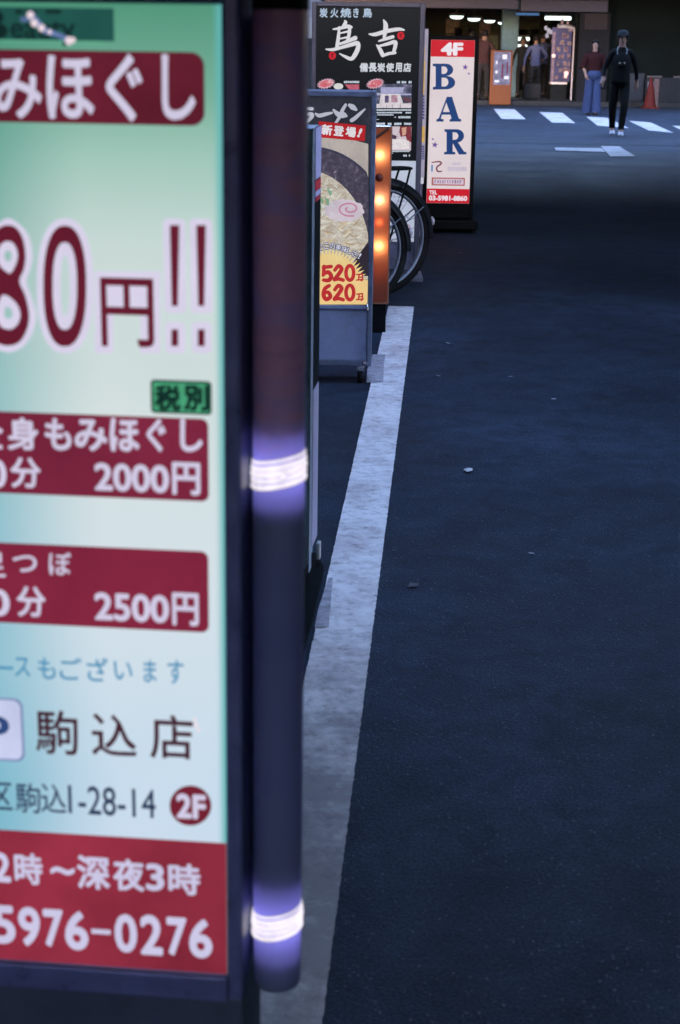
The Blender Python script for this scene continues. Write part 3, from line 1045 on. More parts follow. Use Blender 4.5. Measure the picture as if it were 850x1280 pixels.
cp.build('cap', mat('cap_cloth', (.018, .024, .03), .8), man)
st = MB()
for s_ in (-1, 1):
    st.tube([(s_ * .06, .05, 1.465), (s_ * .078, -.075, 1.425), (s_ * .075, -.140, 1.32), (s_ * .055, -.158, 1.21)], .012, 6)
st.build('strap', mat('grey_strap', (.12, .15, .17), .7), man)
cm = MB()
cm.box(-.065, .065, -.185, -.135, 1.14, 1.22, .008)
cm.lathe([(.032, -.185), (.034, -.225), (.028, -.23), (.001, -.226)], c=(.01, 0, 1.175), axis='y', seg=16)
cm.build('camera', M_black, man)
MB().box(-.05, -.02, -.192, -.186, 1.19, 1.212).box(.035, .055, -.192, -.186, 1.19, 1.212).build('camera_trim', mat('camera_trim', (.45, .35, .32), .4), man)
MB().lathe([(.001, 0), (.158, 0), (.166, .06), (.158, .20), (.172, .36), (.150, .47), (.07, .545)], c=(0, 0, .85), seg=24).build('jacket', M_cloth_black, man)
for v in man.children[-1].data.vertices:
    v.co.y *= .70 if v.co.y < 0 else .66

# woman in wide jeans
gw = gp(739, 144)
woman = person('woman with long dark hair in a dark red top and wide blue jeans', (gw.x, gw.y, 0.005), R(4), 1.60, M_red_top, M_denim, M_shoe_b,
               dict(lf=(-.07, .06), rf=(.06, -.05), le=(-.25, .04, 1.12), lh=(-.20, -.06, .93), re=(.26, .05, 1.10), rh=(.25, -.02, .88)), sleeve='half', hair='long')
q = MB().tube([(-.080, 0, .95), (-.088, 0, .75), (-.102, .01, .45), (-.112, .045, .055)], [.105, .098, .098, .118], 16, caps=False)
q.tube([(.080, 0, .95), (.088, 0, .75), (.095, -.02, .45), (.10, -.045, .055)], [.105, .098, .098, .118], 16, caps=False)
q.lathe([(.145, .0), (.165, -.06), (.168, -.14), (.10, -.22)], c=(0, 0, 1.02), seg=20)
q.build('jeans', M_denim, woman)
tp = MB().lathe([(.158, 0.0), (.165, .06), (.155, .16), (.185, .30), (.20, .37), (.16, .43), (.10, .455)], c=(0, 0, .96), seg=24).build('top', M_red_top, woman)
for v in tp.data.vertices:
    v.co.y *= .72
for s_ in (-1, 1):
    MB().tube([(s_ * .155, 0, 1.385), (s_ * .215, .01, 1.27), (s_ * .255, .04, 1.13), (s_ * .255, .025, 1.07)], [.075, .082, .088, .092], 12).build('sleeve', M_red_top, woman)
bg_ = MB().box(.22, .33, -.02, .18, .60, .86, .03)
bg_.tube([(.275, .02, .85), (.25, .03, 1.1), (.20, .02, 1.38), (.16, .06, 1.40), (.25, .14, 1.1), (.275, .14, .85)], .010, 6)
bg_.build('shoulder_bag', M_cloth_black, woman)

far = [  # px, feet py, depth beyond the shop front, rz, H, shirt, trousers, label, pose
    (603, 124, -0.1, R(172), 1.70, M_pinkshirt, M_cloth_dark, 'person in a dusty pink shirt seen from behind beside the BAR sign', {}),
    (588, 124, 1.2, R(150), 1.66, M_cloth_dark, M_cloth_dark, 'person in dark clothes half hidden behind the BAR sign', {}),
    (667, 123, 1.0, R(180), 1.60, M_blueshirt, M_cloth_dark, 'person in a pale blue shirt standing in the shop entrance', dict(le=(-.33, -.02, 1.14), lh=(-.24, -.22, 1.05))),
    (676, 121, 2.6, R(200), 1.66, M_blueshirt, M_cloth_dark, 'person with raised arms in a blue shirt deeper inside the shop', dict(le=(-.36, -.05, 1.34), lh=(-.28, -.12, 1.56), re=(.36, -.05, 1.30), rh=(.30, -.16, 1.10))),
    (651, 123, 1.9, R(-20), 1.55, M_cloth_dark, M_cloth_dark, 'person in dark clothes beside the teal column', {}),
]
for (px, py, dY, rz, H, a_, b_, lb, ps) in far:
    pp = at(px, py, SY + dY)
    person(lb, (pp.x, SY + dY, fl + .004), rz, H, a_, b_, M_shoe_b, ps)
# rucksack on the shop customer -> lies on the floor at their feet as in the photo
pp = at(664, 122, SY + .55)
t = thing('shopping_bag', 'dark bulky bag on the floor at the shop entrance', 'bag', (pp.x, SY + .45, fl))
MB().box(-.24, .24, -.14, .14, 0, .42, .09).build('body', M_cloth_dark, t)
MB().tube([(-.12, 0, .40), (-.1, 0, .52), (.1, 0, .52), (.12, 0, .40)], .015, 6).build('handle', M_cloth_black, t)

# ================================================================== NEAR SIGN
NS = Board('massage_signboard', 'large green white and red lit massage price signboard nearest the camera', 'signboard', 281, 1.66, -5.4)
T = NS.t
a, c, b, d = NS.rect(-240, 7, 281, 1216)
b = NS.L(281, 600)[0]
c, d = NS.L(281, 1217)[1], NS.L(281, 6)[1]
# artwork of the panel: teal-green print paling towards white, with tube glow painted in on the right
mt, n, p = new_mat('signboard_artwork')
tc = N(n, 'ShaderNodeTexCoord')
sp = N(n, 'ShaderNodeSeparateXYZ')
n.links.new(tc.outputs['Object'], sp.inputs[0])
H_ = d - c
def mr(src, f0, f1):
    q = N(n, 'ShaderNodeMapRange', interpolation_type='SMOOTHSTEP')
    q.inputs[1].default_value, q.inputs[2].default_value = f0, f1
    n.links.new(src, q.inputs[0])
    return q.outputs[0]
nz = N(n, 'ShaderNodeTexNoise', i_Scale=3.0, i_Detail=3.0)
n.links.new(tc.outputs['Object'], nz.inputs['Vector'])
zc = ramp(n, [(0.0, lin((192, 206, 222))), (0.22, lin((190, 208, 224))), (.45, lin((200, 212, 218))), (0.62, lin((202, 212, 212))), (0.78, lin((190, 206, 202))), (0.86, lin((154, 190, 178))), (0.92, lin((112, 166, 146))), (1.0, lin((76, 142, 116)))])
zl = ramp(n, [(0.0, lin((108, 168, 188))), (0.3, lin((116, 174, 192))), (0.5, lin((122, 176, 190))), (0.65, lin((112, 170, 170))), (0.8, lin((82, 152, 142))), (1.0, lin((62, 134, 108)))])
zz_ = mr(sp.outputs['Z'], c, d)
lz = N(n, 'ShaderNodeMapRange')
lz.inputs[1].default_value, lz.inputs[2].default_value = c, d
n.links.new(sp.outputs['Z'], lz.inputs[0])
n.links.new(lz.outputs[0], zc.inputs[0])
n.links.new(lz.outputs[0], zl.inputs[0])
xa = mr(sp.outputs['X'], NS.L(150, 640)[0], NS.L(-60, 640)[0])
ad = N(n, 'ShaderNodeMath', operation='MULTIPLY_ADD', i_1=0.5, i_2=-.25)
n.links.new(nz.outputs['Fac'], ad.inputs[0])
a2 = N(n, 'ShaderNodeMath', operation='ADD', use_clamp=True)
n.links.new(ad.outputs[0], a2.inputs[0]); n.links.new(xa, a2.inputs[1])
mx = N(n, 'ShaderNodeMix', data_type='RGBA')
n.links.new(a2.outputs[0], mx.inputs[0]); n.links.new(zc.outputs['Color'], mx.inputs[6]); n.links.new(zl.outputs['Color'], mx.inputs[7])
ex = mr(sp.outputs['X'], NS.L(268, 640)[0], NS.L(281, 640)[0])
mx2 = N(n, 'ShaderNodeMix', data_type='RGBA')
n.links.new(ex, mx2.inputs[0]); n.links.new(mx.outputs[2], mx2.inputs[6])
mx2.inputs[7].default_value = lin((92, 172, 172))
n.links.new(mx2.outputs[2], p.inputs['Emission Color'])
p.inputs['Emission Strength'].default_value = 1.1
p.inputs['Base Color'].default_value = (.05, .07, .07, 1)
p.inputs['Roughness'].default_value = .3
p.inputs['Specular IOR Level'].default_value = .10
M_art = mt
MB().box(a, b, 0, .012, c, d).build('panel', M_art, T)
fb = NS.L(303, 640)[0]
fr = MB()
fr.box(b + .0005, fb, -.010, .16, c - .03, d + .03, .004)
fr.box(a - .03, a - .0005, -.010, .16, c - .03, d + .03, .004)
fr.box(a, b, -.010, .16, d + .0005, d + .03, .003)
fr.box(a, b, -.010, .16, NS.L(200, 1242)[1], c - .0005, .003)
fr.build('frame', M_navy, T)
zb = NS.L(200, 1242)[1]
MB().box(a - .03, fb - .002, .004, .15, 0.06, zb - .002, .004).build('base_cabinet', mat('base_navy', (.03, .04, .065), .5), T)
ft = MB()
for xx in (a + .05, fb - .06):
    ft.lathe([(.001, 0), (.024, 0), (.026, .01), (.026, .04), (.02, .06), (.001, .061)], c=(xx, .03, 0), seg=16)
    ft.lathe([(.001, 0), (.024, 0), (.026, .01), (.026, .04), (.02, .06), (.001, .061)], c=(xx, .13, 0), seg=16)
ft.build('foot', M_rubber, T)
RED, RED2, DEEP = lit((118, 36, 60), 1, .24, 5), lit((124, 36, 60), 1, .26, 5), lit((98, 27, 46), 1, .14, 5)
RED0 = lit((96, 28, 45), 1, .42, 4.2)
REDB = lit((134, 42, 60), 1, .5, 3.4)  # broad noise in the reds paints in the uneven backlight
WH = lit((204, 198, 222), 1, .07)
WH2 = lit((198, 194, 222), 1, .06)
HALO = lit((212, 206, 228), 1, .05)
# plaque
mb = MB(); NS.bar(mb, -80, 9, 143, 50, 2 * MM); pl = mb.build('plaque', lit((32, 82, 76), 1, .2, 10), T)
mb = MB()
NS.text(mb, 'B', -32, 10, 11, 50, 3 * MM, .035)
NS.text(mb, 'eauty', 14, 26, 95, 57, 3 * MM, .02)
for q in ((20, 12, 30, 17), (58, 12, 77, 17), (34, 13, 48, 16)):
    NS.bar(mb, *q, 3 * MM)
mb.build('plaque_lettering', lit((16, 40, 40), 1), T)
mb = MB()
NS.bar(mb, 0, 50.5, 130, 53, 2.2 * MM)
mb.build('plaque_edge', lit((96, 170, 140), 1), T)
# lamp reflection across the plaque, painted as glowing strokes and beads
mb = MB()
tp_ = [(38, 14, 5), (45, 27, 5.5), (53, 34, 5.5), (64, 40, 3.6), (78, 46, 3.2), (86, 50, 4.6), (92, 51, 4.0)]
NS.stroke(mb, [(30, 24, 3), (38, 24, 3)], 4 * MM)
NS.stroke(mb, [(40, 16, 3), (55, 36, 4), (72, 43, 3), (90, 51, 4)], 4 * MM)
mb.build('painted_reflection', lit((92, 112, 158), 1, .5, 60), T)
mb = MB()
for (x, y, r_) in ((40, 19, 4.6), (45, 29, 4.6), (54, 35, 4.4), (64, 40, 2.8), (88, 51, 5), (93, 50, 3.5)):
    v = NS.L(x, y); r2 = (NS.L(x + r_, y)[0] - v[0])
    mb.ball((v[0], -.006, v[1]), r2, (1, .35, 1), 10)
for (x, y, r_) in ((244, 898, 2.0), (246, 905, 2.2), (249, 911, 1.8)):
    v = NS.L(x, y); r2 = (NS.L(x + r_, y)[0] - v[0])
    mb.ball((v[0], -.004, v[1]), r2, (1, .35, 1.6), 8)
mb.build('painted_glint', lit((232, 214, 222), 1, .1), T)
# red banner 1
mb = MB(); NS.bar(mb, -190, 62, 256, 153, 2 * MM, 17); r1 = mb.build('banner', RED0, T)
mb = MB()
for ch, x0, y0, x1, y1 in (('も', -85, 70, -30, 148), ('み', -6, 73, 53, 148), ('ほ', 59, 69, 118, 149), ('ぐ', 133, 67, 179, 152), ('し', 203, 68, 245, 150)):
    NS.text(mb, ch, x0, y0, x1, y1, 3 * MM, .022)
mb.build('lettering', WH, r1)
# price
halo, fg = MB(), MB()
def ring(mbx, o_, i_, off):
    NS.poly(mbx, [ell(*o_, p=2.35)] + ([ell(*i_, p=2.35)] if i_ else []), off)
def smooth(pts, n_=6):
    out, m_ = [], len(pts)
    for i in range(m_):
        p0, p1, p2, p3 = pts[i - 1], pts[i], pts[(i + 1) % m_], pts[(i + 2) % m_]
        for k_ in range(n_):
            t_ = k_ / n_
            out.append(tuple(0.5 * (2 * p1[j] + (p2[j] - p0[j]) * t_ + (2 * p0[j] - 5 * p1[j] + 4 * p2[j] - p3[j]) * t_ * t_ + (3 * p1[j] - p0[j] - 3 * p2[j] + p3[j]) * t_ ** 3) for j in (0, 1)))
    return out
def about(pts, f_):
    cx_, cy_ = sum(p_[0] for p_ in pts) / len(pts), sum(p_[1] for p_ in pts) / len(pts)
    return [(cx_ + (x_ - cx_) * f_, cy_ + (y_ - cy_) * f_) for x_, y_ in pts]
def eight(gr):
    right = [(11, 281 - gr), (22, 285 - gr * .85), (30 + gr * .7, 299 - gr * .7), (33 + gr, 319), (31 + gr * .9, 336), (25.5 + gr, 351), (33 + gr * .8, 370), (37.5 + gr, 394), (34 + gr * .8, 413 + gr * .5), (25 + gr * .4, 427 + gr * .8)]
    return smooth(right + [(11, 431.5 + gr)] + [(22 - x_, y_) for x_, y_ in reversed(right[1:])])
hA = smooth([(11.5, 301), (18, 304), (22.5, 313), (23, 322), (20, 332), (14, 341), (7, 337.5), (0, 330), (-1.5, 320), (0, 309), (5, 303)])
hB = smooth([(6, 368), (14, 371.5), (23, 381), (26.5, 393), (23.5, 404), (17, 410), (11, 411), (3, 408), (-2, 398), (-2, 384), (1.5, 372)])
NS.poly(fg, [eight(0), hA, hB], 3.2 * MM)
NS.poly(halo, [eight(8.5), about(hA, .36), about(hB, .36)], 2.0 * MM)
ring(fg, (82, 357, 26.8, 75.5), (82, 357, 15.2, 54.5), 3.2 * MM)
ring(halo, (82, 357, 35.5, 84.5), (82, 357, 5.5, 38), 2.0 * MM)
NS.text(fg, '9', -120, 281, -52, 432, 3.2 * MM, .03)
NS.text(halo, '9', -129, 272, -43, 441, 2.0 * MM, .08)
NS.text(fg, '円', 127, 347, 193, 433, 3.2 * MM, .012)
NS.poly(halo, [[(119, 339), (201, 339), (201, 441), (176, 441), (176, 384), (142, 384), (142, 441), (119, 441)]], 2.2 * MM)
for x in (219, 252):
    NS.poly(fg, [[(x - 6, 281), (x + 6, 281), (x + 4, 382), (x - 3.5, 382)]], 3.2 * MM)
    NS.poly(fg, [[(x - 4, 411), (x + 4.5, 411), (x + 4.5, 432), (x - 4, 432)]], 3.2 * MM)
    for q in ((x - 14, 273, x + 14, 391), (x - 12, 402, x + 13, 441)):
        NS.bar(halo, *q, 2.2 * MM, 6)
halo.build('price_outline', HALO, T)
fg.build('price_lettering', DEEP, T)
# green tag
mb = MB(); NS.bar(mb, 189, 475, 265, 517, 2 * MM, 5); g = mb.build('tag', lit((24, 66, 54), 1), T)
mb = MB(); NS.bar(mb, 192, 478, 262, 514, 2.6 * MM, 3); mb.build('tag_fill', lit((72, 158, 118), 1, .2, 20), g)
mb = MB(); NS.text(mb, '税', 194, 480, 227, 513, 3.2 * MM, .045); NS.text(mb, '別', 230, 480, 262, 513, 3.2 * MM, .045)
mb.build('lettering', lit((14, 44, 38), 1), g)
# bars 2 and 3
def bar_block(y0, y1, line1, y1a, y1b, line2, mt_):
    mb = MB(); NS.bar(mb, -190, y0, 261, y1, 2 * MM, 9)
    o = mb.build('banner', mt_, T)
    mb = MB()
    for (ch, x0, x1, dy0, dy1, bd) in line1:
        NS.text(mb, ch, x0, y1a + dy0, x1, y1b + dy1, 3 * MM, bd)
    for (ch, x0, ya, x1, yb, bd) in line2:
        NS.text(mb, ch, x0, ya, x1, yb, 3 * MM, bd)
    mb.build('lettering', WH, o)
bar_block(515, 617, [('全', -34, 5, -3, -2, .03), ('身', 10, 49, -1, 0, .03), ('も', 57, 90, 0, 0, .03), ('み', 94, 135, 1, 1, .03), ('ほ', 138, 175, 0, 2, .03), ('ぐ', 184, 208, 0, 2, .03), ('し', 226, 254, 1, 2, .03)],
          522, 562, [('6', -38, 572, -18, 607, .03), ('0', -14, 573, 9, 609, .03), ('分', 14, 571, 52, 609, .025), ('2000', 119, 579, 212, 614, .03), ('円', 216, 577, 251, 618, .03)], RED)
bar_block(679, 779, [('足', -32, 8, 0, 4, .015), ('つ', 17, 47, 4, -2, .015), ('ぼ', 62, 90, 0, 2, .015)],
          689, 716, [('6', -38, 734, -18, 768, .03), ('0', -14, 735, 13, 769, .03), ('分', 22, 732, 58, 770, .025), ('2500', 119, 741, 212, 776, .03), ('円', 216, 740, 249, 781, .03)], RED2)
# blue line
mb = MB()
for ch, x0, x1, y0, y1 in (('コ', -32, -6, 822, 846), ('ー', -2, 17, 832, 836), ('ス', 19, 38, 821, 845), ('も', 48, 70, 821, 848), ('ご', 75, 103, 821, 849), ('ざ', 109, 136, 821, 851), ('い', 143, 166, 826, 849), ('ま', 180, 196, 824, 852), ('す', 210, 230, 824, 854)):
    NS.text(mb, ch, x0, y0, x1, y1, 2 * MM, .012)
mb.build('blue_lettering', lit((72, 140, 178), 1), T)
# parking box
mb = MB(); NS.bar(mb, -46, 871, 30, 949, 2 * MM, 10); g = mb.build('icon', lit((112, 122, 168), 1), T)
mb = MB(); NS.bar(mb, -44, 873, 27.5, 946.5, 2.6 * MM, 9); mb.build('icon_fill', lit((196, 202, 232), 1), g)
mb = MB(); NS.text(mb, 'P', -22, 893, 13, 934, 3.2 * MM, .02); mb.build('lettering', lit((48, 72, 122), 1), g)
mb = MB()
for ch, x0, x1, y0, y1 in (('駒', 45, 98, 887, 942), ('込', 115, 171, 892, 944), ('店', 188, 242, 893, 948)):
    NS.text(mb, ch, x0, y0, x1, y1, 2 * MM, .012)
mb.build('branch_lettering', lit((66, 34, 48), 1), T)
mb = MB()
for ch, x0, x1, y0, y1 in (('区', -12, 16, 977, 1011), ('駒', 20, 51, 978, 1015), ('込', 52, 83, 979, 1015), ('1-28-14', 86, 195, 983, 1019)):
    NS.text(mb, ch, x0, y0, x1, y1, 2 * MM, .008)
mb.build('address_lettering', lit((44, 58, 88), 1), T)
mb = MB(); NS.poly(mb, [ell(238.5, 1006, 26, 25)], 2 * MM); g = mb.build('floor_badge', lit((112, 32, 50), 1), T)
mb = MB(); NS.text(mb, '2F', 221, 991, 258, 1022, 3 * MM, .04); mb.build('lettering', WH, g)
# bottom block
z1_ = NS.L(281, 1053)[1]
mb = MB(); NS.lpoly(mb, [[(a + .0005, c + .0005), (b - .0005, c + .0005), (b - .0005, z1_), (a + .0005, z1_)]], 2 * MM)
g = mb.build('banner', REDB, T)
mb = MB()
for ch, x0, x1, y0, y1, bd in (('1', -24, -12, 1063, 1100, .03), ('2', -8, 14, 1064, 1101, .03), ('時', 19, 54, 1065, 1104, .028), ('~', 64, 94, 1082, 1092, .02), ('深', 97, 138, 1068, 1110, .03), ('夜', 142, 181, 1072, 1112, .03), ('3', 183, 206, 1078, 1112, .03), ('時', 211, 251, 1078, 1117, .028)):
    NS.text(mb, ch, x0, y0, x1, y1, 3 * MM, bd)
mb.build('lettering', WH2, g)
mb = MB()
for ch, x0, x1, y0, y1 in (('5', -9, 20, 1130, 1178), ('9', 24, 51, 1132, 1181), ('7', 55, 80, 1135, 1182), ('6', 82, 111, 1137, 1186), ('0', 144, 172, 1141, 1189), ('2', 176, 204, 1142, 1192), ('7', 209, 234, 1145, 1193), ('6', 237, 266, 1147, 1196)):
    NS.text(mb, ch, x0, y0, x1, y1, 3 * MM, .03)
NS.bar(mb, 115, 1160, 139, 1166, 3 * MM)
mb.build('phone_lettering', WH2, g)

# ---- smoked side tube with two flashing lamps
tx = NS.L(341.5, 640)[0]
k = 1.66 / FPX
tr = abs(NS.L(373.5, 640)[0] - NS.L(307.5, 640)[0]) / 2
ty = .045
zt, zbt = NS.L(340, 5)[1], NS.L(335, 1252)[1]
def frosted(name, stops):
    """satin plastic sleeve: lets the lamps inside glow through, slightly glossy, streaked"""
    mt, n, p = new_mat(name)
    n.nodes.remove(p)
    tc = N(n, 'ShaderNodeTexCoord')
    mp = N(n, 'ShaderNodeMapping')
    mp.inputs['Scale'].default_value = (1.0, 1.0, 3.0)
    n.links.new(tc.outputs['Object'], mp.inputs['Vector'])
    no = N(n, 'ShaderNodeTexNoise', i_Scale=6.0, i_Detail=7.0, i_Roughness=.7, i_Distortion=.4)
    n.links.new(mp.outputs['Vector'], no.inputs['Vector'])
    rp = ramp(n, [(a_, c_ + (1,)) for a_, c_ in stops])
    n.links.new(no.outputs['Fac'], rp.inputs['Fac'])
    df, tl, gl = N(n, 'ShaderNodeBsdfDiffuse'), N(n, 'ShaderNodeBsdfTranslucent'), N(n, 'ShaderNodeBsdfGlossy', i_Roughness=.28)
    n.links.new(rp.outputs['Color'], df.inputs[0])
    tl.inputs[0].default_value = (.42, .40, .92, 1)
    gl.inputs[0].default_value = (.8, .8, .95, 1)
    m1, m2 = N(n, 'ShaderNodeMixShader', i_0=.40), N(n, 'ShaderNodeMixShader')
    n.links.new(df.outputs[0], m1.inputs[1]); n.links.new(tl.outputs[0], m1.inputs[2])
    fz = N(n, 'ShaderNodeFresnel', i_IOR=1.35)
    n.links.new(fz.outputs[0], m2.inputs[0]); n.links.new(m1.outputs[0], m2.inputs[1]); n.links.new(gl.outputs[0], m2.inputs[2])
    n.links.new(m2.outputs[0], n.nodes['Material Output'].inputs['Surface'])
    return mt
M_tubeA = frosted('frosted_sleeve_reflection', [(.30, (.14, .10, .20)), (.44, (.36, .20, .26)), (.56, (.22, .19, .36)), (.70, (.42, .20, .20))])  # mottled brown and violet stand in for shopfront reflections
M_tubeB = frosted('frosted_sleeve_navy', [(.30, (.075, .10, .18)), (.70, (.11, .14, .23))])
Z = lambda y: NS.L(341, y)[1]
zmid = Z(600)
MB().lathe([(tr, zmid), (tr, zt)], c=(tx, ty, 0), seg=48).build('side_tube', M_tubeA, T)
MB().lathe([(tr * .55, zbt - .002), (tr * .93, zbt + .0005), (tr * .995, zbt + .006), (tr, zbt + .012), (tr, zmid - .0005)], c=(tx, ty, 0), seg=48).build('side_tube', M_tubeB, T)
cap = MB()
cap.lathe([(.001, zt + .03), (tr * .9, zt + .03), (tr * 1.02, zt + .02), (tr * 1.02, zt - .004), (tr * .97, zt - .006), (.001, zt - .006)], c=(tx, ty, 0), seg=40)
cap.build('tube_cap', M_black, T)
MB().box(fb + .001, tx - tr * .1, ty + tr * 1.03, .14, zbt + .02, zt - .01, .002).build('tube_bracket', M_black, T)
MB().lathe([(.001, zbt + .004), (.004, zbt + .004), (.004, zt - .008), (.001, zt - .008)], c=(tx, ty, 0), seg=10).build('tube_rod', M_black, T)
bf = MB()  # discs added inside the tube to confine the lamp glow
for yc_ in (598, 1170):
    for dy_, fr_ in ((-88, .98), (-62, .92), (-42, .80), (42, .80), (58, .92), (74, .98)):
        z_ = Z(yc_ + dy_)
        bf.lathe([(.004, z_), (tr * fr_, z_), (tr * fr_, z_ - .0012), (.004, z_ - .0012)], c=(tx, ty, 0), seg=32)
bf.build('added_glow_baffle', M_black, T)
M_flash = lit((196, 192, 255), 10.0, 0, name='flash_lamp')
M_ring = lit((236, 228, 236), 1.12, .22, 55, name='flash_ring')
for (yc,) in ((598,), (1170,)):
    lm = MB().lathe([(.005, Z(yc + 14)), (tr * .42, Z(yc + 13)), (tr * .42, Z(yc - 13)), (.005, Z(yc - 14))], c=(tx, ty, 0), seg=24)
    fl_ = lm.build('flash_lamp', M_flash, T)
    rg = MB()
    for i in range(5):
        zc_ = Z(yc) + (i - 2) * (Z(0) - Z(9.4))
        pts = []
        for q_ in range(32):
            an = 2 * math.pi * q_ / 32
            pts.append((tx + tr * .975 * math.cos(an), ty + tr * .975 * math.sin(an), zc_ + tr * .20 * math.cos(an)))
        rg.tube(pts, tr * (.112, .098, .122, .105, .07)[i], 8, closed=True)
    rg.build('lens_ring', M_ring, fl_)

# ================================================================== TEAL BOX SIGN behind the tube
TS = Board('box_sign', 'narrow teal faced box sign just behind the massage signboard', 'sign', 388, 4.42, -5.5)
x0 = TS.L(300, 500)[0]
x1 = TS.L(388.5, 500)[0]
ztop = TS.L(384, 160)[1]
M_tealface = mat('weathered_teal_paint', (.16, .30, .40), .55, var=.45, scale=14, bump=.4, dirt=(.03, .05, .07))
MB().box(x0 + .03, x1 - .004, .0, .02, .16, ztop - .02).build('face', M_tealface, TS.t)
q = MB().box(x0, x0 + .03, -.006, .18, .05, ztop, .003).box(x1 - .0038, x1, -.006, .05, .05, ztop, .001).box(x0 + .03, x1 - .004, -.006, .18, ztop - .02, ztop, .003).box(x0 + .03, x1 - .004, -.006, .05, .13, .16, .003)
q.build('frame', M_steel, TS.t)
MB().box(x1 - .004, x1 - .001, .0505, .19, .32, ztop - .001).build('side_panel', M_black, TS.t)
def side(z0, z1, mt_, nm, o=.001):
    MB().box(x1 - .0008, x1 + o, .055, .19, z0, z1).build(nm, mt_, TS.t)
zs = lambda y: at(392, y, 4.55).z
side(zs(222), ztop - .003, mat('lavender_sticker', (.42, .38, .62), .5, var=.25, scale=40), 'sticker')
side(zs(236), zs(224), mat('red_sticker', (.5, .03, .05), .5), 'sticker')
side(zs(244), zs(237), mat('lavender_sticker_low', (.42, .38, .62), .5), 'sticker')
side(zs(250), zs(244.5), mat('red_sticker_low', (.4, .03, .05), .5), 'sticker')
side(zs(470), zs(251), M_black, 'side_cover')
side(zs(676), zs(482), mat('lavender_panel', (.28, .26, .38), .5, var=.2, scale=20), 'side_cover')
MB().box(x0, x1 - .01, .0, .17, .06, .13, .004).build('plinth', mat('pale_teal_plinth', (.16, .30, .36), .5), TS.t)
q = MB()
for xx in (x0 + .05, x1 - .045):
    q.box(xx - .03, xx + .03, .01, .17, 0, .06, .006)
q.build('foot', M_rubber, TS.t)
q = MB()  # flat black plate on the ground in front of the sign
bs_ = [gp(*p_) for p_ in ((340, 702), (394, 698), (405, 716), (391, 780), (371, 850), (345, 1000), (300, 1000))]
bs_ = [(Vector((v_.x, v_.y, 0)) - TS.o) for v_ in bs_]
bs_ = [(v_.dot(TS.r), -v_.dot(TS.n)) for v_ in bs_]
nb_ = len(bs_)
q.add([(x_, y_, .0075) for x_, y_ in bs_] + [(x_, y_, .020) for x_, y_ in bs_], [tuple(range(nb_)), tuple(range(nb_, 2 * nb_))] + [(i_, (i_ + 1) % nb_, nb_ + (i_ + 1) % nb_, nb_ + i_) for i_ in range(nb_)])
q.build('ground_plate', mat('flat_black', (.006, .007, .008), .8), TS.t)
MB().box(x1 + .001, x1 + .012, .17, .20, zs(705), zs(684), .002).build('clip', M_white, TS.t)

# ================================================================== RAMEN SIGN
RS = Board('ramen_sign', 'lit ramen poster sign with steel frame and yellow price burst', 'sign', 467, 7.35)
T = RS.t
xr = RS.L(467.5, 290)[0]
xl = RS.L(345, 290)[0]
zT, zB = RS.L(425, 113)[1], RS.L(425, 457)[1]
zP0 = RS.L(425, 381)[1]
M_rframe = mat('sign_frame_steel', (.17, .20, .29), .45, .3, var=.25, scale=16, dirt=(.08, .08, .11))
fw = abs(RS.L(467, 300)[0] - RS.L(460.5, 300)[0])
q = MB().box(xr - fw, xr, -.012, .16, zB, zT, .004).box(xl, xl + fw, -.012, .16, zB, zT, .004).box(xl + fw, xr - fw, -.012, .16, zT - fw * 1.15, zT, .004)
q.box(xl + fw, xr - fw, -.010, .16, zB, RS.L(425, 449)[1], .003)
q.build('frame', M_rframe, T)
MB().box(xl + fw, xr - fw, .002, .15, RS.L(425, 448.8)[1], RS.L(425, 441)[1]).build('lower_rail', M_cabinet, T)
MB().box(xl + fw, xr - fw, -.004, .15, RS.L(425, 386)[1], RS.L(425, 381.5)[1], .002).build('upper_rail', M_cabinet, T)
MB().box(xl + fw + .001, xr - fw - .001, .006, .15, RS.L(425, 440.8)[1], RS.L(425, 386.3)[1]).build('cabinet_panel', M_cabinet, T)
q = MB()
q.box(RS.L(453, 450)[0], RS.L(459, 450)[0], -.02, -.0105, RS.L(425, 455)[1], RS.L(425, 450)[1], .003)
q.build('latch', M_chrome, T)
q = MB()
q.tube([(RS.L(459, 383)[0], -.005, RS.L(460, 379)[1]), (RS.L(459, 383)[0], -.02, RS.L(460, 381)[1]), (RS.L(459.5, 383)[0], -.02, RS.L(460, 387)[1])], .004, 6)
q.build('hook', M_chrome, T)
for xx in (xr - .05, xl + .05):
    for yy in (.02, .13):
        q = MB()
        q.lathe([(.001, -.012), (.026, -.012), (.03, -.006), (.03, .006), (.026, .012), (.001, .012)], c=(xx, yy, .03), axis='x', seg=18)
        cs = q.build('caster', M_rubber, T)
        MB().box(xx - .018, xx + .018, yy - .012, yy + .012, .055, zB - .0005, .003).build('fork', M_chrome, cs)
# poster
pa, pb = xl + fw + .001, xr - fw - .001
pz0, pz1 = zP0 + .001, zT - fw * 1.15 - .001
MB().box(pa, pb, .004, .03, pz0, pz1).build('poster', vor('ramen_poster_dark', [(.35, (24, 28, 36)), (.55, (44, 46, 56)), (.7, (72, 74, 88))], 7.0, 1.0), T)
CLx0, CLx1 = 345, 460.5
CL = lambda pts: [(min(max(x, RS_l), RS_r), min(max(y, 119), 380.5)) for x, y in pts]
RS_l, RS_r = 352.5, 460.3
def pprint(name, polys, off, mt_):
    mb = MB()
    for sp_ in polys:
        RS.poly(mb, [CL(q_) for q_ in sp_], off * MM)
    return mb.build(name, mt_, T)
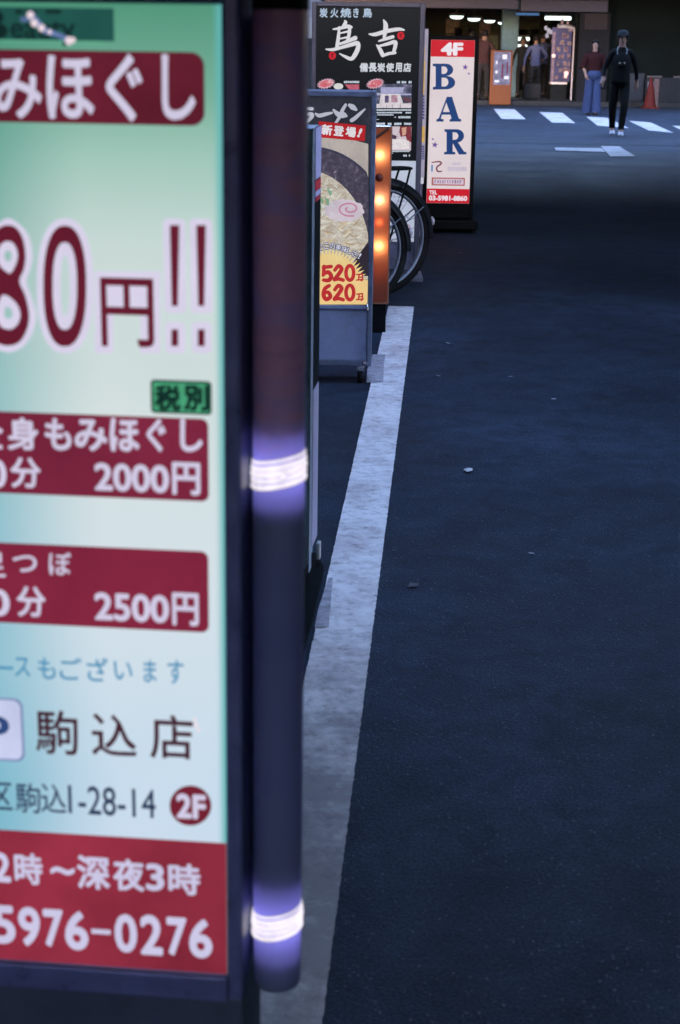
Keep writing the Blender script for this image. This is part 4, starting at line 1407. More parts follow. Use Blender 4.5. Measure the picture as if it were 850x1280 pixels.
# pale tabletop arc, bowl rim, bowl wall, soup
def arc(cx, cy, rx, ry, a0, a1, n_=40):
    return [(cx + rx * math.cos(R(a0 + (a1 - a0) * i / n_)), cy - ry * math.sin(R(a0 + (a1 - a0) * i / n_))) for i in range(n_ + 1)]
bc = (386, 320)
pale = [(352.5, 381)] + [(352.5, 172)] + [(385, 168), (400, 170), (430, 172), (460.3, 180), (460.3, 381)]
pprint('poster_picture', [[pale]], -3.0, vor('pale_steam', [(.35, (150, 142, 140)), (.55, (182, 172, 166)), (.7, (112, 112, 124))], 5.0, 1.0, stretch=(1, 1, .6)))
pprint('poster_picture', [[arc(388, 316, 108, 133, 0, 180)]], -2.0, lit((60, 58, 78), 1, .25))
pprint('poster_picture', [[arc(388, 316, 106, 130, 0, 180)]], -1.0, vor('bowl_glaze', [(.3, (48, 44, 58)), (.5, (66, 60, 76)), (.62, (92, 85, 102)), (.70, (156, 150, 168))], 42.0, 1.0, detail=6))
pprint('poster_picture', [[arc(380, 316, 82, 104, 0, 180) + [(320, 381), (460.3, 381)]]], -.2,
       vor('noodles', [(.25, (140, 124, 112)), (.42, (174, 162, 146)), (.55, (194, 188, 176)), (.7, (210, 206, 200))], 22.0, 1.0, stretch=(1.0, 1, 1.6), distort=1.6, detail=7))
mb = MB()                                   # single noodles and bamboo strips lying over the soup
random.seed(3)
for i in range(130):
    x, y = random.uniform(394, 458), random.uniform(222, 312)
    if ((x + 6 - 380) / 76) ** 2 + ((y - 3 - 316) / 95) ** 2 > 1:
        continue
    an = random.uniform(-.9, .6)
    l = random.uniform(5, 14)
    RS.stroke(mb, [(x, y, .5), (x + l * .5 * math.cos(an), y + l * .5 * math.sin(an) + random.uniform(-2, 2), random.uniform(.7, 1.2)), (x + l * math.cos(an), y + l * math.sin(an), .4)], .5 * MM + i * .004 * MM)
    mb.mat_i = random.choice((0, 0, 1, 2))
nd = mb.build('noodle_strand', [lit((206, 200, 184), 1), lit((196, 178, 146), 1), lit((166, 148, 124), 1)], T)
pprint('fish_cake', [[[(430 + 25 * math.cos(R(i * 12)) * (1 + .05 * math.sin(i * 1.9)), 263 + 14 * math.sin(R(i * 12)) * (1 + .06 * math.cos(i * 2.3))) for i in range(30)]]], 1.4, lit((196, 184, 194), 1, .14))
mb = MB()
pts = []
for i in range(18):
    an = R(150 + 500 * i / 17)
    rr = 3.5 + 9.5 * i / 17
    pts.append((437 + rr * 1.15 * math.cos(an), 261 - rr * .72 * math.sin(an), 1.0))
RS.stroke(mb, pts, 1.8 * MM)
mb.build('fish_cake_swirl', lit((186, 124, 150), 1), T)
mb = MB()
for (x, y) in ((409, 252), (399, 258), (402, 250), (397, 244), (412, 240)):
    RS.stroke(mb, [(x - 2, y - 4, 1.2), (x + .5, y, 2), (x + 1, y + 4, 1)], 1.6 * MM)
mb.build('spring_onion', lit((120, 158, 128), 1), T)
mb = MB()
for i in range(24):
    x, y = random.uniform(396, 418), random.uniform(232, 268)
    an = random.uniform(0, 3)
    RS.stroke(mb, [(x, y, .4), (x + 4 * math.cos(an), y + 4 * math.sin(an), .6)], 1.5 * MM + i * .002 * MM)
mb.build('white_onion', lit((200, 212, 206), 1), T)
# dark table corner under the soup
pprint('poster_picture', [[[(440, 330), (460.3, 302), (460.3, 345), (448, 345)]]], 1.0, lit((48, 42, 52), 1))
# star burst
bx, by = 412, 362
pts = []
for i in range(37):
    an = R(-12 + 204 * i / 36)
    for (rf, da) in ((1.0, 0), (.82, 2.8)):
        an2 = an + R(da)
        pts.append((bx + 49 * rf * math.cos(an2), by - 53 * rf * math.sin(an2)))
pprint('price_burst', [[[(RS_l, 380.5)] + [q_ for q_ in reversed(pts)] + [(RS_r, 380.5)]]], 2.4, vor('burst_yellow', [(.3, (226, 192, 130)), (.5, (228, 204, 140)), (.7, (224, 212, 152))], 5.0, 1.0))
pprint('price_burst', [[[(RS_l, 352), (RS_r, 350), (RS_r, 380.5), (RS_l, 380.5)]]], 2.6, lit((230, 196, 134), 1, .06))
mb = MB()
# brush digits: strokes
def digits(yo):
    w_ = 2.5
    if yo == 0:
        RS.stroke(mb, [(414, 333, 2.3), (404.5, 334, 2.4)], 3.4 * MM); RS.stroke(mb, [(405, 333, 2.4), (404.5, 341, 2.2), (404, 344, 2)], 3.41 * MM)
        RS.stroke(mb, [(404, 343, 2), (410, 340, 2.6), (414, 345, 2.6), (411, 350, 2.6), (404.5, 350, 2.2)], 3.42 * MM)
    else:
        RS.stroke(mb, [(411.5, 357, 2.3), (406, 361, 2.5), (404.5, 369, 2.7), (408, 374, 2.6), (413, 370.5, 2.5), (410, 365, 2.2), (405.5, 367, 1.9)], 3.43 * MM)
    RS.stroke(mb, [(418.5, yo + 337.5, 2.2), (423, yo + 332.5, 2.5), (427, yo + 336, 2.6), (423, yo + 343, 2.5), (418, yo + 349, 2.4)], 3.44 * MM)
    RS.stroke(mb, [(418, yo + 349.5, 2.3), (423, yo + 348.5, 2.3), (429, yo + 350, 2.3)], 3.45 * MM)
    pp_ = ell(437.3, yo + 341, 4.8, 9, 18)
    RS.stroke(mb, [(x, y, 2.3) for x, y in pp_] + [(pp_[0][0], pp_[0][1], 2.3)], 3.46 * MM)
    RS.stroke(mb, [(446, yo + 343, .9), (453, yo + 342.5, .9)], 3.4 * MM)
    RS.stroke(mb, [(449, yo + 343, .9), (448, yo + 350, .9)], 3.41 * MM)
    RS.stroke(mb, [(445.5, yo + 350, .8), (454, yo + 349, .8)], 3.42 * MM)
    RS.stroke(mb, [(453, yo + 342, .8), (453, yo + 349.5, .9), (451, yo + 351, .7)], 3.43 * MM)
    RS.stroke(mb, [(449, yo + 346.5, .7), (453, yo + 346, .7)], 3.44 * MM)
digits(0); digits(24.5)
mb.build('price_lettering', vor('price_red', [(.3, (168, 26, 34)), (.7, (196, 52, 50))], 12.0, 1.0), T)
mb = MB()
for y in (335, 358.5):
    RS.bar(mb, 380, y, 399, y + 14.5, 3 * MM, 1.5)
mb.build('price_tag', lit((24, 28, 34), 1), T)
mb = MB()
for y in (335, 358.5):
    for dy in (2.5, 6, 9.5):
        RS.bar(mb, 392.5, y + dy, 396.5, y + dy + 1.3, 3.3 * MM)
mb.build('price_tag_mark', lit((190, 180, 165), 1), T)
# arched words
mbo, mbi = MB(), MB()
words = [('こ', 408, 307.5, .08), ('の', 415.5, 307.5, .0), ('美', 423, 309, -.12), ('味', 430.5, 311.5, -.24), ('し', 437, 314, -.34), ('さ', 443.5, 317, -.44), ('!', 449.5, 320, -.5), ('で', 400, 309.5, .18)]
for ch, x, y, ro in words:
    hw = 3.4 if ch != '!' else 1.2
    RS.text(mbo, ch, x - hw - .7, y - 4.4, x + hw + .7, y + 4.4, 2.9 * MM, .10, rot=ro)
    RS.text(mbi, ch, x - hw, y - 3.6, x + hw, y + 3.6, 3.1 * MM, .012, rot=ro)
mbo.build('slogan_outline', lit((52, 54, 84), 1), T)
mbi.build('slogan_lettering', lit((212, 212, 226), 1), T)
# ramen in brush katakana
mb = MB()
for i, st_ in enumerate((
    [(379, 135.5, 1.4), (390, 136, 2.2)], [(378, 144, 1.2), (388, 142.5, 2.4), (390, 145, 2.6), (386, 150, 2.2), (381, 155, 1.4)],
    [(394.5, 142, 1.2), (399, 144.5, 2.4), (408, 142.5, 2.2), (415, 141, 1.3)],
    [(432, 131, 1.8), (428, 138, 2.2), (424, 147, 2.0), (419.5, 154, 1.6)], [(417, 137.5, 1.4), (423, 143, 3.2), (430, 144, 3.6), (433, 145, 1.5)],
    [(437, 131.5, 2.2), (441, 134, 3.4), (445, 137, 1.8)], [(456, 136.5, 1.0), (450, 142, 1.9), (444, 147.5, 2.4), (439.5, 150.5, 2.4)])):
    RS.stroke(mb, st_, 1.2 * MM + i * .02 * MM)
mb.build('title_lettering', lit((176, 178, 190), 1, .08), T)
# red new-item label
mb = MB(); RS.poly(mb, [[(398.5, 151.5), (457, 157), (456, 176.5), (397, 171.5)]], 2.2 * MM); g = mb.build('red_label', lit((172, 36, 42), 1, .12), T)
mbo, mbi = MB(), MB()
for ch, x0_, y0_, x1_, y1_, ro in (('新', 402, 155.5, 415.5, 169, -.09), ('登', 417, 157, 430, 170, -.09), ('場', 432, 158.5, 445, 171.5, -.09), ('!', 448, 160, 451.5, 172, -.4)):
    RS.text(mbi, ch, x0_, y0_, x1_, y1_, 3.0 * MM, .05, rot=ro)
mbi.build('lettering', lit((214, 208, 212), 1), g)

# ================================================================== ORANGE BULB SIGN
BS = Board('bulb_sign', 'orange glowing lamp board with round bulbs behind the ramen sign', 'lamp board', 478, 8.7)
T = BS.t
xa_, xb_ = BS.L(440, 270)[0], BS.L(488, 270)[0]
zt_, z0_ = BS.L(478, 159)[1], BS.L(478, 380)[1]
mt, n, p = new_mat('orange_acrylic')
n.nodes.remove(p)
tl, df, gs = N(n, 'ShaderNodeBsdfTranslucent'), N(n, 'ShaderNodeBsdfDiffuse'), N(n, 'ShaderNodeBsdfGlossy', i_Roughness=.3)
tl.inputs[0].default_value = (.56, .235, .15, 1)
df.inputs[0].default_value = (.30, .10, .06, 1)
m1, m2 = N(n, 'ShaderNodeMixShader'), N(n, 'ShaderNodeMixShader')
m1.inputs[0].default_value, m2.inputs[0].default_value = .35, .03
n.links.new(tl.outputs[0], m1.inputs[1]); n.links.new(df.outputs[0], m1.inputs[2])
n.links.new(m1.outputs[0], m2.inputs[1]); n.links.new(gs.outputs[0], m2.inputs[2])
n.links.new(m2.outputs[0], n.nodes['Material Output'].inputs['Surface'])
M_or = mt
M_orp = mat('orange_box_paint', (.30, .13, .085), .5, var=.15)
MB().quad((xa_ + .008, 0, z0_ + .008), (xb_ - .008, 0, z0_ + .008), (xb_ - .008, 0, zt_ - .008), (xa_ + .008, 0, zt_ - .008)).build('front_sheet', M_or, T)
q = MB().box(xa_, xa_ + .008, -.004, .10, z0_, zt_).box(xb_ - .008, xb_, -.004, .10, z0_, zt_).box(xa_ + .008, xb_ - .008, -.004, .10, z0_, z0_ + .008).box(xa_ + .008, xb_ - .008, -.004, .10, zt_ - .008, zt_).box(xa_ + .008, xb_ - .008, .092, .10, z0_ + .008, zt_ - .008)
q.build('box', M_orp, T)
MB().box(xa_ + .01, xb_ - .012, .01, .09, .0, z0_ - .001, .004).build('base', M_black, T)
MB().tube([(BS.L(467, 174)[0], -.014, BS.L(467, 174)[1]), (BS.L(486, 160)[0], -.014, BS.L(486, 160)[1])], .008, 8).build('brace', mat('brown_rod', (.10, .04, .03), .4), T)
MB().tube([(xa_, -.002, zt_ + .004), (xb_ - .01, -.002, zt_ + .004)], .006, 8).build('top_trim', M_chrome, T)
for (x, y, r2, mt_, dp) in ((474.5, 194, .020, lit((255, 226, 170), 34, 0, name='bulb_glow'), .026), (474.5, 250, .020, lit((255, 236, 200), 30, 0, name='bulb_glow'), .026), (473.5, 307.5, .020, lit((255, 220, 160), 36, 0, name='bulb_glow'), .026),
                        (474, 278, .009, lit((255, 140, 90), 22, 0, name='bulb_dim'), .016), (474, 340, .012, lit((255, 120, 80), 5, 0, name='bulb_dim'), .05), (474, 222, .022, None, -.012)):
    v = BS.L(x, y)
    o = MB().ball((v[0], dp, v[1]), r2, seg=14).build('bulb', mt_ or mat('unlit_bulb', (.10, .02, .015), .15), T)
    if dp > 0:
        MB().lathe([(r2 * .5, dp + r2 * .8), (r2 * .6, .0918)], c=(v[0], 0, v[1]), axis='y', seg=12).build('socket', M_alu, o)
    else:
        MB().lathe([(r2 * .8, -.006), (r2 * .9, -.0005)], c=(v[0], 0, v[1]), axis='y', seg=12).build('socket', M_alu, o)

# ================================================================== YAKITORI SIGN
YS = Board('yakitori_sign', 'tall black yakitori sign with white brush lettering and grey frame', 'sign', 457, 10.75)
T = YS.t
xl, xr = YS.L(388.5, 200)[0], YS.L(526.5, 200)[0]
zT, zB = YS.L(457, 3)[1], YS.L(520, 352)[1]
fw = YS.L(526, 200)[0] - YS.L(519.5, 200)[0]
M_yf = mat('grey_violet_frame', (.10, .095, .13), .5, .2, var=.15, scale=16)
MB().box(xl, xl + fw * .8, -.02, .14, .03, zT, .004).box(xr - fw, xr, -.02, .14, .03, zT, .004).box(xl + fw * .8, xr - fw, -.02, .14, zT - fw * .8, zT, .004).build('frame', M_yf, T)
ia, ib = xl + fw * .8, xr - fw
zm = YS.L(505, 201)[1]
zl_ = YS.L(505, 302)[1]
MB().box(ia, ib, 0, .02, zm, zT - fw * .8).build('panel', lit((20, 25, 30), .8, .15, 4), T)
MB().box(ia, ib, 0, .02, zl_, zm - .001).build('menu', vor('menu_paper', [(.3, (158, 168, 196)), (.7, (192, 200, 216))], 3.0, 1.0), T)
MB().box(ia, ib, .004, .12, .07, zl_ - .001).build('lower_panel', mat('lower_panel_violet', (.15, .15, .22), .5, var=.15), T)
MB().box(xl - .02, xr + .03, -.10, .22, 0, .035, .008).build('base', mat('pale_base', (.16, .17, .22), .5), T)
YW = lit((206, 204, 208), 1, .05)
mb = MB()
# upper small line
for ch, x0_, x1_ in (('炭', 399.5, 409.5), ('火', 413, 423), ('焼', 425.5, 439), ('き', 441.5, 448.5), ('鳥', 453.5, 465)):
    YS.text(mb, ch, x0_, 10, x1_, 22, 1 * MM, .03)
mb.build('small_lettering', lit((166, 184, 204), 1), T)
mb = MB()
for ch, x0_, x1_ in (('備', 449.5, 460), ('長', 460.5, 471), ('炭', 471.5, 481.5), ('使', 482.5, 492.5), ('用', 494, 502.5), ('店', 504, 514)):
    YS.text(mb, ch, x0_, 78.5, x1_, 90, 1 * MM, .04)
mb.build('small_lettering', lit((196, 200, 206), 1), T)
mb = MB()
S_ = [  # tori
    [(430.5, 25.5, .6), (432, 28, 2.0), (429, 32, 1.4)],
    [(416.5, 36.5, .8), (424, 35.5, 1.7), (434, 33, 2.3), (439, 34, 1.6)],
    [(424, 34, 1.2), (423, 46, 1.9), (421.5, 57, 2.1), (420, 62, 1.2)],
    [(437, 34, 1.8), (436.5, 42, 2.0), (434.5, 50, 1.8)],
    [(425, 41.5, .9), (434.5, 39.5, 1.2)], [(424.5, 48.5, .9), (434, 46.5, 1.2)],
    [(422.5, 55.5, 1.4), (432, 52.5, 1.8), (444, 47.5, 2.6)],
    [(407.5, 61.5, .8), (416, 62, 1.8), (428, 59, 1.9), (440, 55.5, 2.4), (447, 54, 2.4), (447.5, 60, 2.6), (444, 68, 2.6), (439, 73.5, 2.2), (431, 70.5, 1.6), (424.5, 67, .6)],
]
K_ = [  # kichi
    [(479.5, 25, .8), (482, 31, 2.6), (481.5, 40, 2.4), (480, 47, 1.6)],
    [(461.5, 42.5, .8), (469, 43, 2.2), (483, 39, 2.3), (498, 36.5, 2.0), (505, 37.5, 1.0)],
    [(473.5, 51.5, .9), (481, 49, 1.8), (491, 46, 2.0)],
    [(471, 56.5, 1.0), (474.5, 61, 2.2), (478.5, 69, 2.4)],
    [(474, 57.5, 1.2), (484, 55, 1.9), (493.5, 52.5, 2.3), (494, 58, 2.2), (491.5, 66.5, 1.8)],
    [(479, 69.5, 1.6), (486, 67, 1.8), (494, 66, 1.5)],
]
for i, st_ in enumerate(S_ + K_):
    YS.stroke(mb, [(x, y, wd * 1.08) for x, y, wd in st_], 1.2 * MM + i * .03 * MM)
mb.build('brush_lettering', YW, T)
for (x, y) in ((415.5, 69.5), (501, 44.5)):
    mb = MB(); YS.poly(mb, [ell(x, y, 4.4, 5)], 1.9 * MM); sl = mb.build('seal', lit((190, 34, 46), 1), T)
    mb = MB(); YS.stroke(mb, [(x + 1.5, y - 3, .5), (x - 1, y, .6), (x + 1, y + 3, .5)], 2.2 * MM); YS.stroke(mb, [(x - 2, y - 1.5, .4), (x + 2, y - .5, .4)], 2.22 * MM)
    mb.build('seal_mark', lit((90, 12, 24), 1), sl)
# starburst stickers
def burst(cx, cy, rx, ry, ro):
    pts = []
    for i in range(36):
        an = 2 * math.pi * i / 36
        rr = 1.0 if i % 2 else .74
        x, y = rx * rr * math.cos(an), ry * rr * math.sin(an)
        pts.append((cx + x * math.cos(ro) - y * math.sin(ro), cy + x * math.sin(ro) + y * math.cos(ro)))
    return pts
for (cx, cy) in ((407.5, 104.5), (469, 104.5)):
    mb = MB(); YS.poly(mb, [burst(cx, cy, 12, 6.6, -.25)], 1.2 * MM); g = mb.build('burst_sticker', lit((206, 170, 186), 1, .1), T)
    mb = MB(); YS.poly(mb, [burst(cx, cy, 10.3, 5.2, -.25)], 1.6 * MM); mb.build('burst_fill', vor('burst_red', [(.35, (196, 78, 92)), (.55, (206, 110, 120)), (.66, (222, 180, 184))], 30.0, 1.0), g)
mb = MB()
YS.poly(mb, [ell(423, 108, 6, 4)], 1.3 * MM)
mb.build('poster_cup', lit((200, 200, 196), 1), T)
mb = MB(); YS.poly(mb, [[(431, 105.5), (449, 105.5), (449, 114), (438, 114)]], 1.3 * MM); mb.build('poster_picture', lit((176, 88, 104), 1, .2, 40), T)
def marks(mbx, x0, x1, y, h, gap=.5, wmin=1.3, wmax=2.4, off=1.3):
    x = x0
    while x < x1:
        w_ = random.uniform(wmin, wmax)
        if random.random() > .12:
            YS.bar(mbx, x, y - h / 2 + rj(.15), min(x + w_, x1), y + h / 2 + rj(.15), off * MM)
        x += w_ + gap
random.seed(5)
mb = MB()
marks(mb, 430, 449, 102.5, 2.6, .3); marks(mb, 496, 514.5, 102.8, 2.8, .3)
marks(mb, 469, 514, 137.5, 1.8, .25); marks(mb, 469, 514, 140.8, 1.8, .25); marks(mb, 469, 492, 143.6, 1.6, .3)
marks(mb, 493, 497, 146.5, 1.2); marks(mb, 498, 513, 146.5, 2.6, .4)
marks(mb, 469, 514, 154.8, 2.8, .25, 2, 3.4); marks(mb, 469, 474, 149.3, .9)
marks(mb, 489, 512, 189.2, 1.5, .3); marks(mb, 489, 493, 191.6, 1.3); marks(mb, 504, 513, 194.5, 2.4, .4)
mb.build('small_print', lit((186, 196, 208), 1), T)
# food photographs
mb = MB(); YS.bar(mb, 468, 105, 514.5, 135, 1.1 * MM); ph = mb.build('food_photo', vor('photo_kitchen', [(.3, (26, 30, 44)), (.5, (60, 66, 90)), (.66, (128, 122, 150))], 18.0, 1.0), T)
def pph(polys, col, off, parent, var=.15):
    mb = MB()
    for q_ in polys:
        YS.poly(mb, [q_], off * MM)
    mb.build('photo_detail', lit(col, 1, var, 50), parent)
pph([[(476, 109), (505, 109), (504, 116), (476, 117)], [(468, 116), (514, 117), (514, 119), (468, 119)]], (158, 158, 190), 1.5, ph)
pph([[(476, 117.5), (500, 117.5), (504, 129), (474, 131)], [(468, 130), (514, 129), (514, 135), (468, 135)]], (204, 196, 200), 1.7, ph, .2)
pph([[(481, 119.5), (486, 119.5), (486, 128), (481, 128.5)]], (92, 80, 112), 1.9, ph, .5)
pph([[(489, 119), (496.5, 119), (497, 128), (489, 128)]], (160, 124, 140), 1.95, ph, .4)
pph([[(503, 121), (514, 123), (514, 128), (506, 127)]], (96, 62, 70), 1.9, ph)
pph([[(483, 131), (483.6, 131), (483.6, 135), (483, 135)], [(490, 130.5), (490.6, 130.5), (490.6, 135), (490, 135)], [(500, 130), (500.6, 130), (500.6, 135), (500, 135)]], (90, 84, 104), 2.0, ph)
mb = MB(); YS.bar(mb, 468, 158, 514, 188, 1.1 * MM); ph = mb.build('food_photo', vor('photo_table', [(.3, (176, 160, 170)), (.55, (206, 192, 200)), (.7, (150, 130, 150))], 20.0, 1.0), T)
pph([[(500, 158), (514, 158), (514, 178), (509, 176), (507, 170), (501, 171), (499, 165)]], (120, 52, 60), 1.5, ph, .4)
pph([[(502, 160), (508, 158.5), (507.5, 168), (503, 170)]], (196, 150, 130), 1.8, ph)
pph([[(488, 167), (496, 170), (495, 174), (488, 173)]], (74, 52, 72), 1.6, ph)
pph([[(489, 175), (500, 173), (511, 176), (512, 186), (490, 187)]], (214, 206, 206), 1.7, ph, .2)
# menu scribble and figures
mb = MB()
for (y, x0_, x1_) in ((213, 497, 500), (246, 492, 495), (246, 497, 506), (251.5, 492, 495), (251.5, 497, 506), (251.5, 508, 511), (256.5, 490, 494), (256.5, 496, 503), (266, 493, 496), (272, 499, 504), (272, 506, 511)):
    marks(mb, x0_, x1_, y, 2.4, .4, .6, 1.3, 1.2)
mb.build('menu_print', lit((128, 134, 166), 1), T)
mb = MB(); YS.text(mb, '88', 499.5, 280.5, 513, 292, 1.3 * MM, 0.0); mb.build('menu_figure', lit((150, 110, 140), 1), T)

# ================================================================== BICYCLES
M_bframe = mat('bike_silver_blue', (.20, .24, .32), .35, .6, var=.1)
M_bframe2 = mat('bike_black_frame', (.02, .02, .025), .35, .3, var=.1)
M_rim = mat('rim_alloy', (.16, .18, .24), .4, .6, var=.1)
M_spoke = mat('spoke_steel', (.05, .055, .07), .4, .5)
M_stay = mat('stay_steel', (.10, .12, .16), .4, .5)
M_fend = mat('black_mudguard', (.014, .015, .018), .35, var=.2)
def circ(cx, cz, r_, y=0.0, n_=48, a0=0, a1=360):
    return [(cx + r_ * math.cos(R(a0 + (a1 - a0) * i / n_)), y, cz + r_ * math.sin(R(a0 + (a1 - a0) * i / n_))) for i in range(n_ + (0 if a1 - a0 == 360 else 1))]
def bicycle(label, loc, rz, frm, RW=.345):
    """local +x is the riding direction; the rear axle stands above the origin"""
    t = thing('bicycle', label, 'bicycle', loc, rz, 'bicycles parked between the signs')
    WB = 1.06
    for i, x in enumerate((0.0, WB)):
        w_ = MB().tube(circ(x, RW, RW - .026), .026, 10, closed=True).build('tyre', M_rubber, None)
        wh = bpy.data.objects.new('wheel', None)
        bpy.data.objects.remove(wh)
        # the wheel: rim is the part, tyre, spokes and hub its pieces
        rim = MB().tube(circ(x, RW, RW - .052), .013, 8, closed=True).build('wheel', M_rim, t)
        w_.parent = rim
        hb = MB().lathe([(.001, -.05), (.014, -.05), (.014, -.036), (.03, -.033), (.03, -.028), (.016, -.026), (.016, .026), (.03, .028), (.03, .033), (.014, .036), (.014, .05), (.001, .05)], c=(x, 0, RW), axis='y', seg=16)
        hb.build('hub', M_alu, rim)
        sp_ = MB()
        for q in range(28):
            an = 2 * math.pi * q / 28
            ah = an + (.9 if (q // 2) % 2 else -.9)
            yy = .03 if q % 2 else -.03
            sp_.tube([(x + .028 * math.cos(ah), yy, RW + .028 * math.sin(ah)), (x + (RW - .056) * math.cos(an), 0, RW + (RW - .056) * math.sin(an))], .0016, 5)
        sp_.build('spokes', M_spoke, rim)
        # mudguard: curved gutter
        fd = MB()
        a0, a1 = ((-2, 165) if i == 0 else (20, 160))
        a0, a1 = (180 - a1, 180 - a0) if i == 0 else (a0, a1)
        prof = [(-.036, -.034), (-.033, -.008), (-.018, .006), (0, .010), (.018, .006), (.033, -.008), (.036, -.034)]
        vs, fs = [], []
        nn = 30
        for q in range(nn + 1):
            an = R(a0 + (a1 - a0) * q / nn)
            for (yy, dr) in prof:
                rr = RW + .012 + dr
                vs.append((x + rr * math.cos(an), yy, RW + rr * math.sin(an)))
        for q in range(nn):
            for j in range(6):
                fs.append((q * 7 + j, q * 7 + j + 1, (q + 1) * 7 + j + 1, (q + 1) * 7 + j))
        fd.add(vs, fs, True)
        fo = fd.build('mudguard', M_fend, t)
        st = MB()
        for an in ((R(146),) if i == 0 else (R(40),)):
            for yy in (-.045, .045):
                st.tube([(x, yy, RW), (x + (RW - .012) * math.cos(an), yy * .78, RW + (RW - .012) * math.sin(an))], .0045, 6)
        st.build('stay', M_stay, fo)
        if i == 0:
            an = R(166)
            MB().ball((x + (RW + .03) * math.cos(an), 0, RW + (RW + .03) * math.sin(an)), .024, (.5, 1, 1.2), 10).build('reflector', mat('reflector', (.5, .46, .5), .2), fo)
    fr = MB()
    bb = (.46, 0, .29); seat = (.28, 0, .70); head = (.86, 0, .80); head0 = (.90, 0, .66)
    for pts, r_ in (([bb, seat], .016), ([bb, head0], .019), ([(.40, 0, .42), (.62, 0, .52), head], .015), ([head0, head], .02)):
        fr.tube(pts, r_, 10)
    for s_ in (-1, 1):
        fr.tube([(0, .06 * s_, RW), (.30, .045 * s_, .30), bb], .010, 8)
        fr.tube([(0, .06 * s_, RW), (.24, .03 * s_, .66)], .008, 8)
        fr.tube([(WB, .055 * s_, RW), (.97, .05 * s_, .58), (.91, .03 * s_, .68)], .012, 8)
    fr.build('frame', frm, t)
    MB().tube([seat, (.25, 0, .80)], .012, 8).build('seat_post', M_chrome, t)
    sd = MB()
    sd.ball((.20, 0, .84), .1, (1.25, 1.0, .38), 16)
    sd.ball((.31, 0, .835), .06, (1.6, .6, .45), 12)
    sd.build('saddle', M_black, t)
    hbz = 1.0
    MB().tube([(.62, -.28, hbz - .03), (.74, -.27, hbz), (.84, -.17, hbz), (.855, 0, hbz - .03), (.84, .17, hbz), (.74, .27, hbz), (.62, .28, hbz - .03)], .011, 8).tube([head, (.852, 0, hbz - .03)], .012, 8).build('handlebar', M_chrome, t)
    for s_ in (-1, 1):
        MB().tube([(.60, .28 * s_, hbz - .034), (.71, .275 * s_, hbz - .008)], .017, 10).build('grip', M_black, t)
    rk = MB()
    rz_ = RW * 2 + .075
    rk.tube([(.20, -.06, rz_), (-.12, -.065, rz_), (-.17, -.05, rz_), (-.185, 0, rz_), (-.17, .05, rz_), (-.12, .065, rz_), (.20, .06, rz_)], .009, 8)
    for x in (-.10, -.02, .06, .14):
        rk.tube([(x, -.062, rz_), (x, .062, rz_)], .006, 6)
    for s_ in (-1, 1):
        rk.tube([(-.155, .06 * s_, rz_), (-.13, .066 * s_, rz_ - .08), (-.01, .07 * s_, RW)], .007, 6)
    rk.build('rack', M_black, t)
    ck = MB().lathe([(.001, .052), (.085, .052), (.09, .056), (.085, .06), (.001, .06)], c=bb, axis='y', seg=28)
    for s_ in (-1, 1):
        ck.tube([(bb[0], .07 * s_, bb[2]), (bb[0] + .12 * s_, .08 * s_, bb[2] - .11)], .010, 6)
        ck.box(bb[0] + .12 * s_ - .045, bb[0] + .12 * s_ + .045, .08 * s_ - .005 + (.0 if s_ > 0 else -.08), .08 * s_ + .005 + (.08 if s_ > 0 else 0), bb[2] - .125, bb[2] - .10, .006)
    ck.build('crank', M_alu, t)
    bk = MB()
    for z in (.70, .78, .86, .94):
        s2 = .14 + (z - .70) * .14
        bk.tube([(.92, -s2, z), (1.20, -s2, z), (1.20, s2, z), (.92, s2, z)], .004, 6, closed=True)
    for q in range(9):
        yy = -.14 + .035 * q
        bk.tube([(1.18, yy, .70), (1.20, yy * 1.24, .94)], .003, 5).tube([(.92, yy, .70), (.92, yy * 1.24, .94)], .003, 5)
    for q in range(5):
        bk.tube([(.95 + q * .06, -.14, .70), (.95 + q * .06, .14, .70)], .003, 5)
    bk.build('basket', M_frame_dark, t)
    ks = MB().tube([(0, -.075, RW), (.03, -.16, .16), (.06, -.22, .012)], .009, 6).build('kickstand', M_chrome, t)
    return t
g1 = at(478, 289, 10.03)
bicycle('bicycle with silver rimmed rear wheel beside the white menu of the yakitori sign', (g1.x, 10.03, 0.006), R(180 + 31), M_bframe, .352)
g2 = at(446, 312, 9.45)
bicycle('black bicycle mostly hidden behind the orange lamp board', (g2.x, 9.45, 0.006), R(180 + 29), M_bframe2, .345)

# ================================================================== SLIM YELLOW SIGN beside BAR
SS = Board('slim_sign', 'slim yellow and white sign strip left of the BAR sign', 'sign', 529, 12.9)
T = SS.t
x0_, zb_, x1_, zt_ = SS.rect(525.5, 36, 533, 222)
MB().box(x0_, x1_, 0, .35, zb_, zt_, .004).build('panel', lit((170, 164, 186), .8, .15, 8), T)
mb = MB()
for (y0, y1) in ((75, 118), (158, 178), (60, 72)):
    SS.bar(mb, 526.5, y0, 531, y1, 2 * MM)
mb.build('panel_print', lit((214, 172, 96), .9, .2, 20), T)
mb = MB()
for (y0, y1) in ((119, 150), (40, 58), (182, 200)):
    for q in range(8):
        yy = y0 + (y1 - y0) * q / 8
        SS.bar(mb, 527, yy, 530.5, yy + (y1 - y0) / 12, 2 * MM)
mb.build('panel_print', lit((70, 72, 128), .9), T)
xm = (x0_ + x1_) / 2
MB().box(xm - .016, xm + .016, .05, .08, .03, zb_ - .001, .004).build('pole', mat('lavender_pole', (.30, .29, .42), .5), T)
z1_, z2_ = SS.L(529, 230)[1], SS.L(529, 221.5)[1]
MB().box(xm - .020, xm + .020, .0, .049, z1_, z2_, .006).build('label', lit((206, 206, 220), .85), T)
MB().box(xm - .10, xm + .06, -.1, .25, 0, .03, .006).build('base', M_black, T)

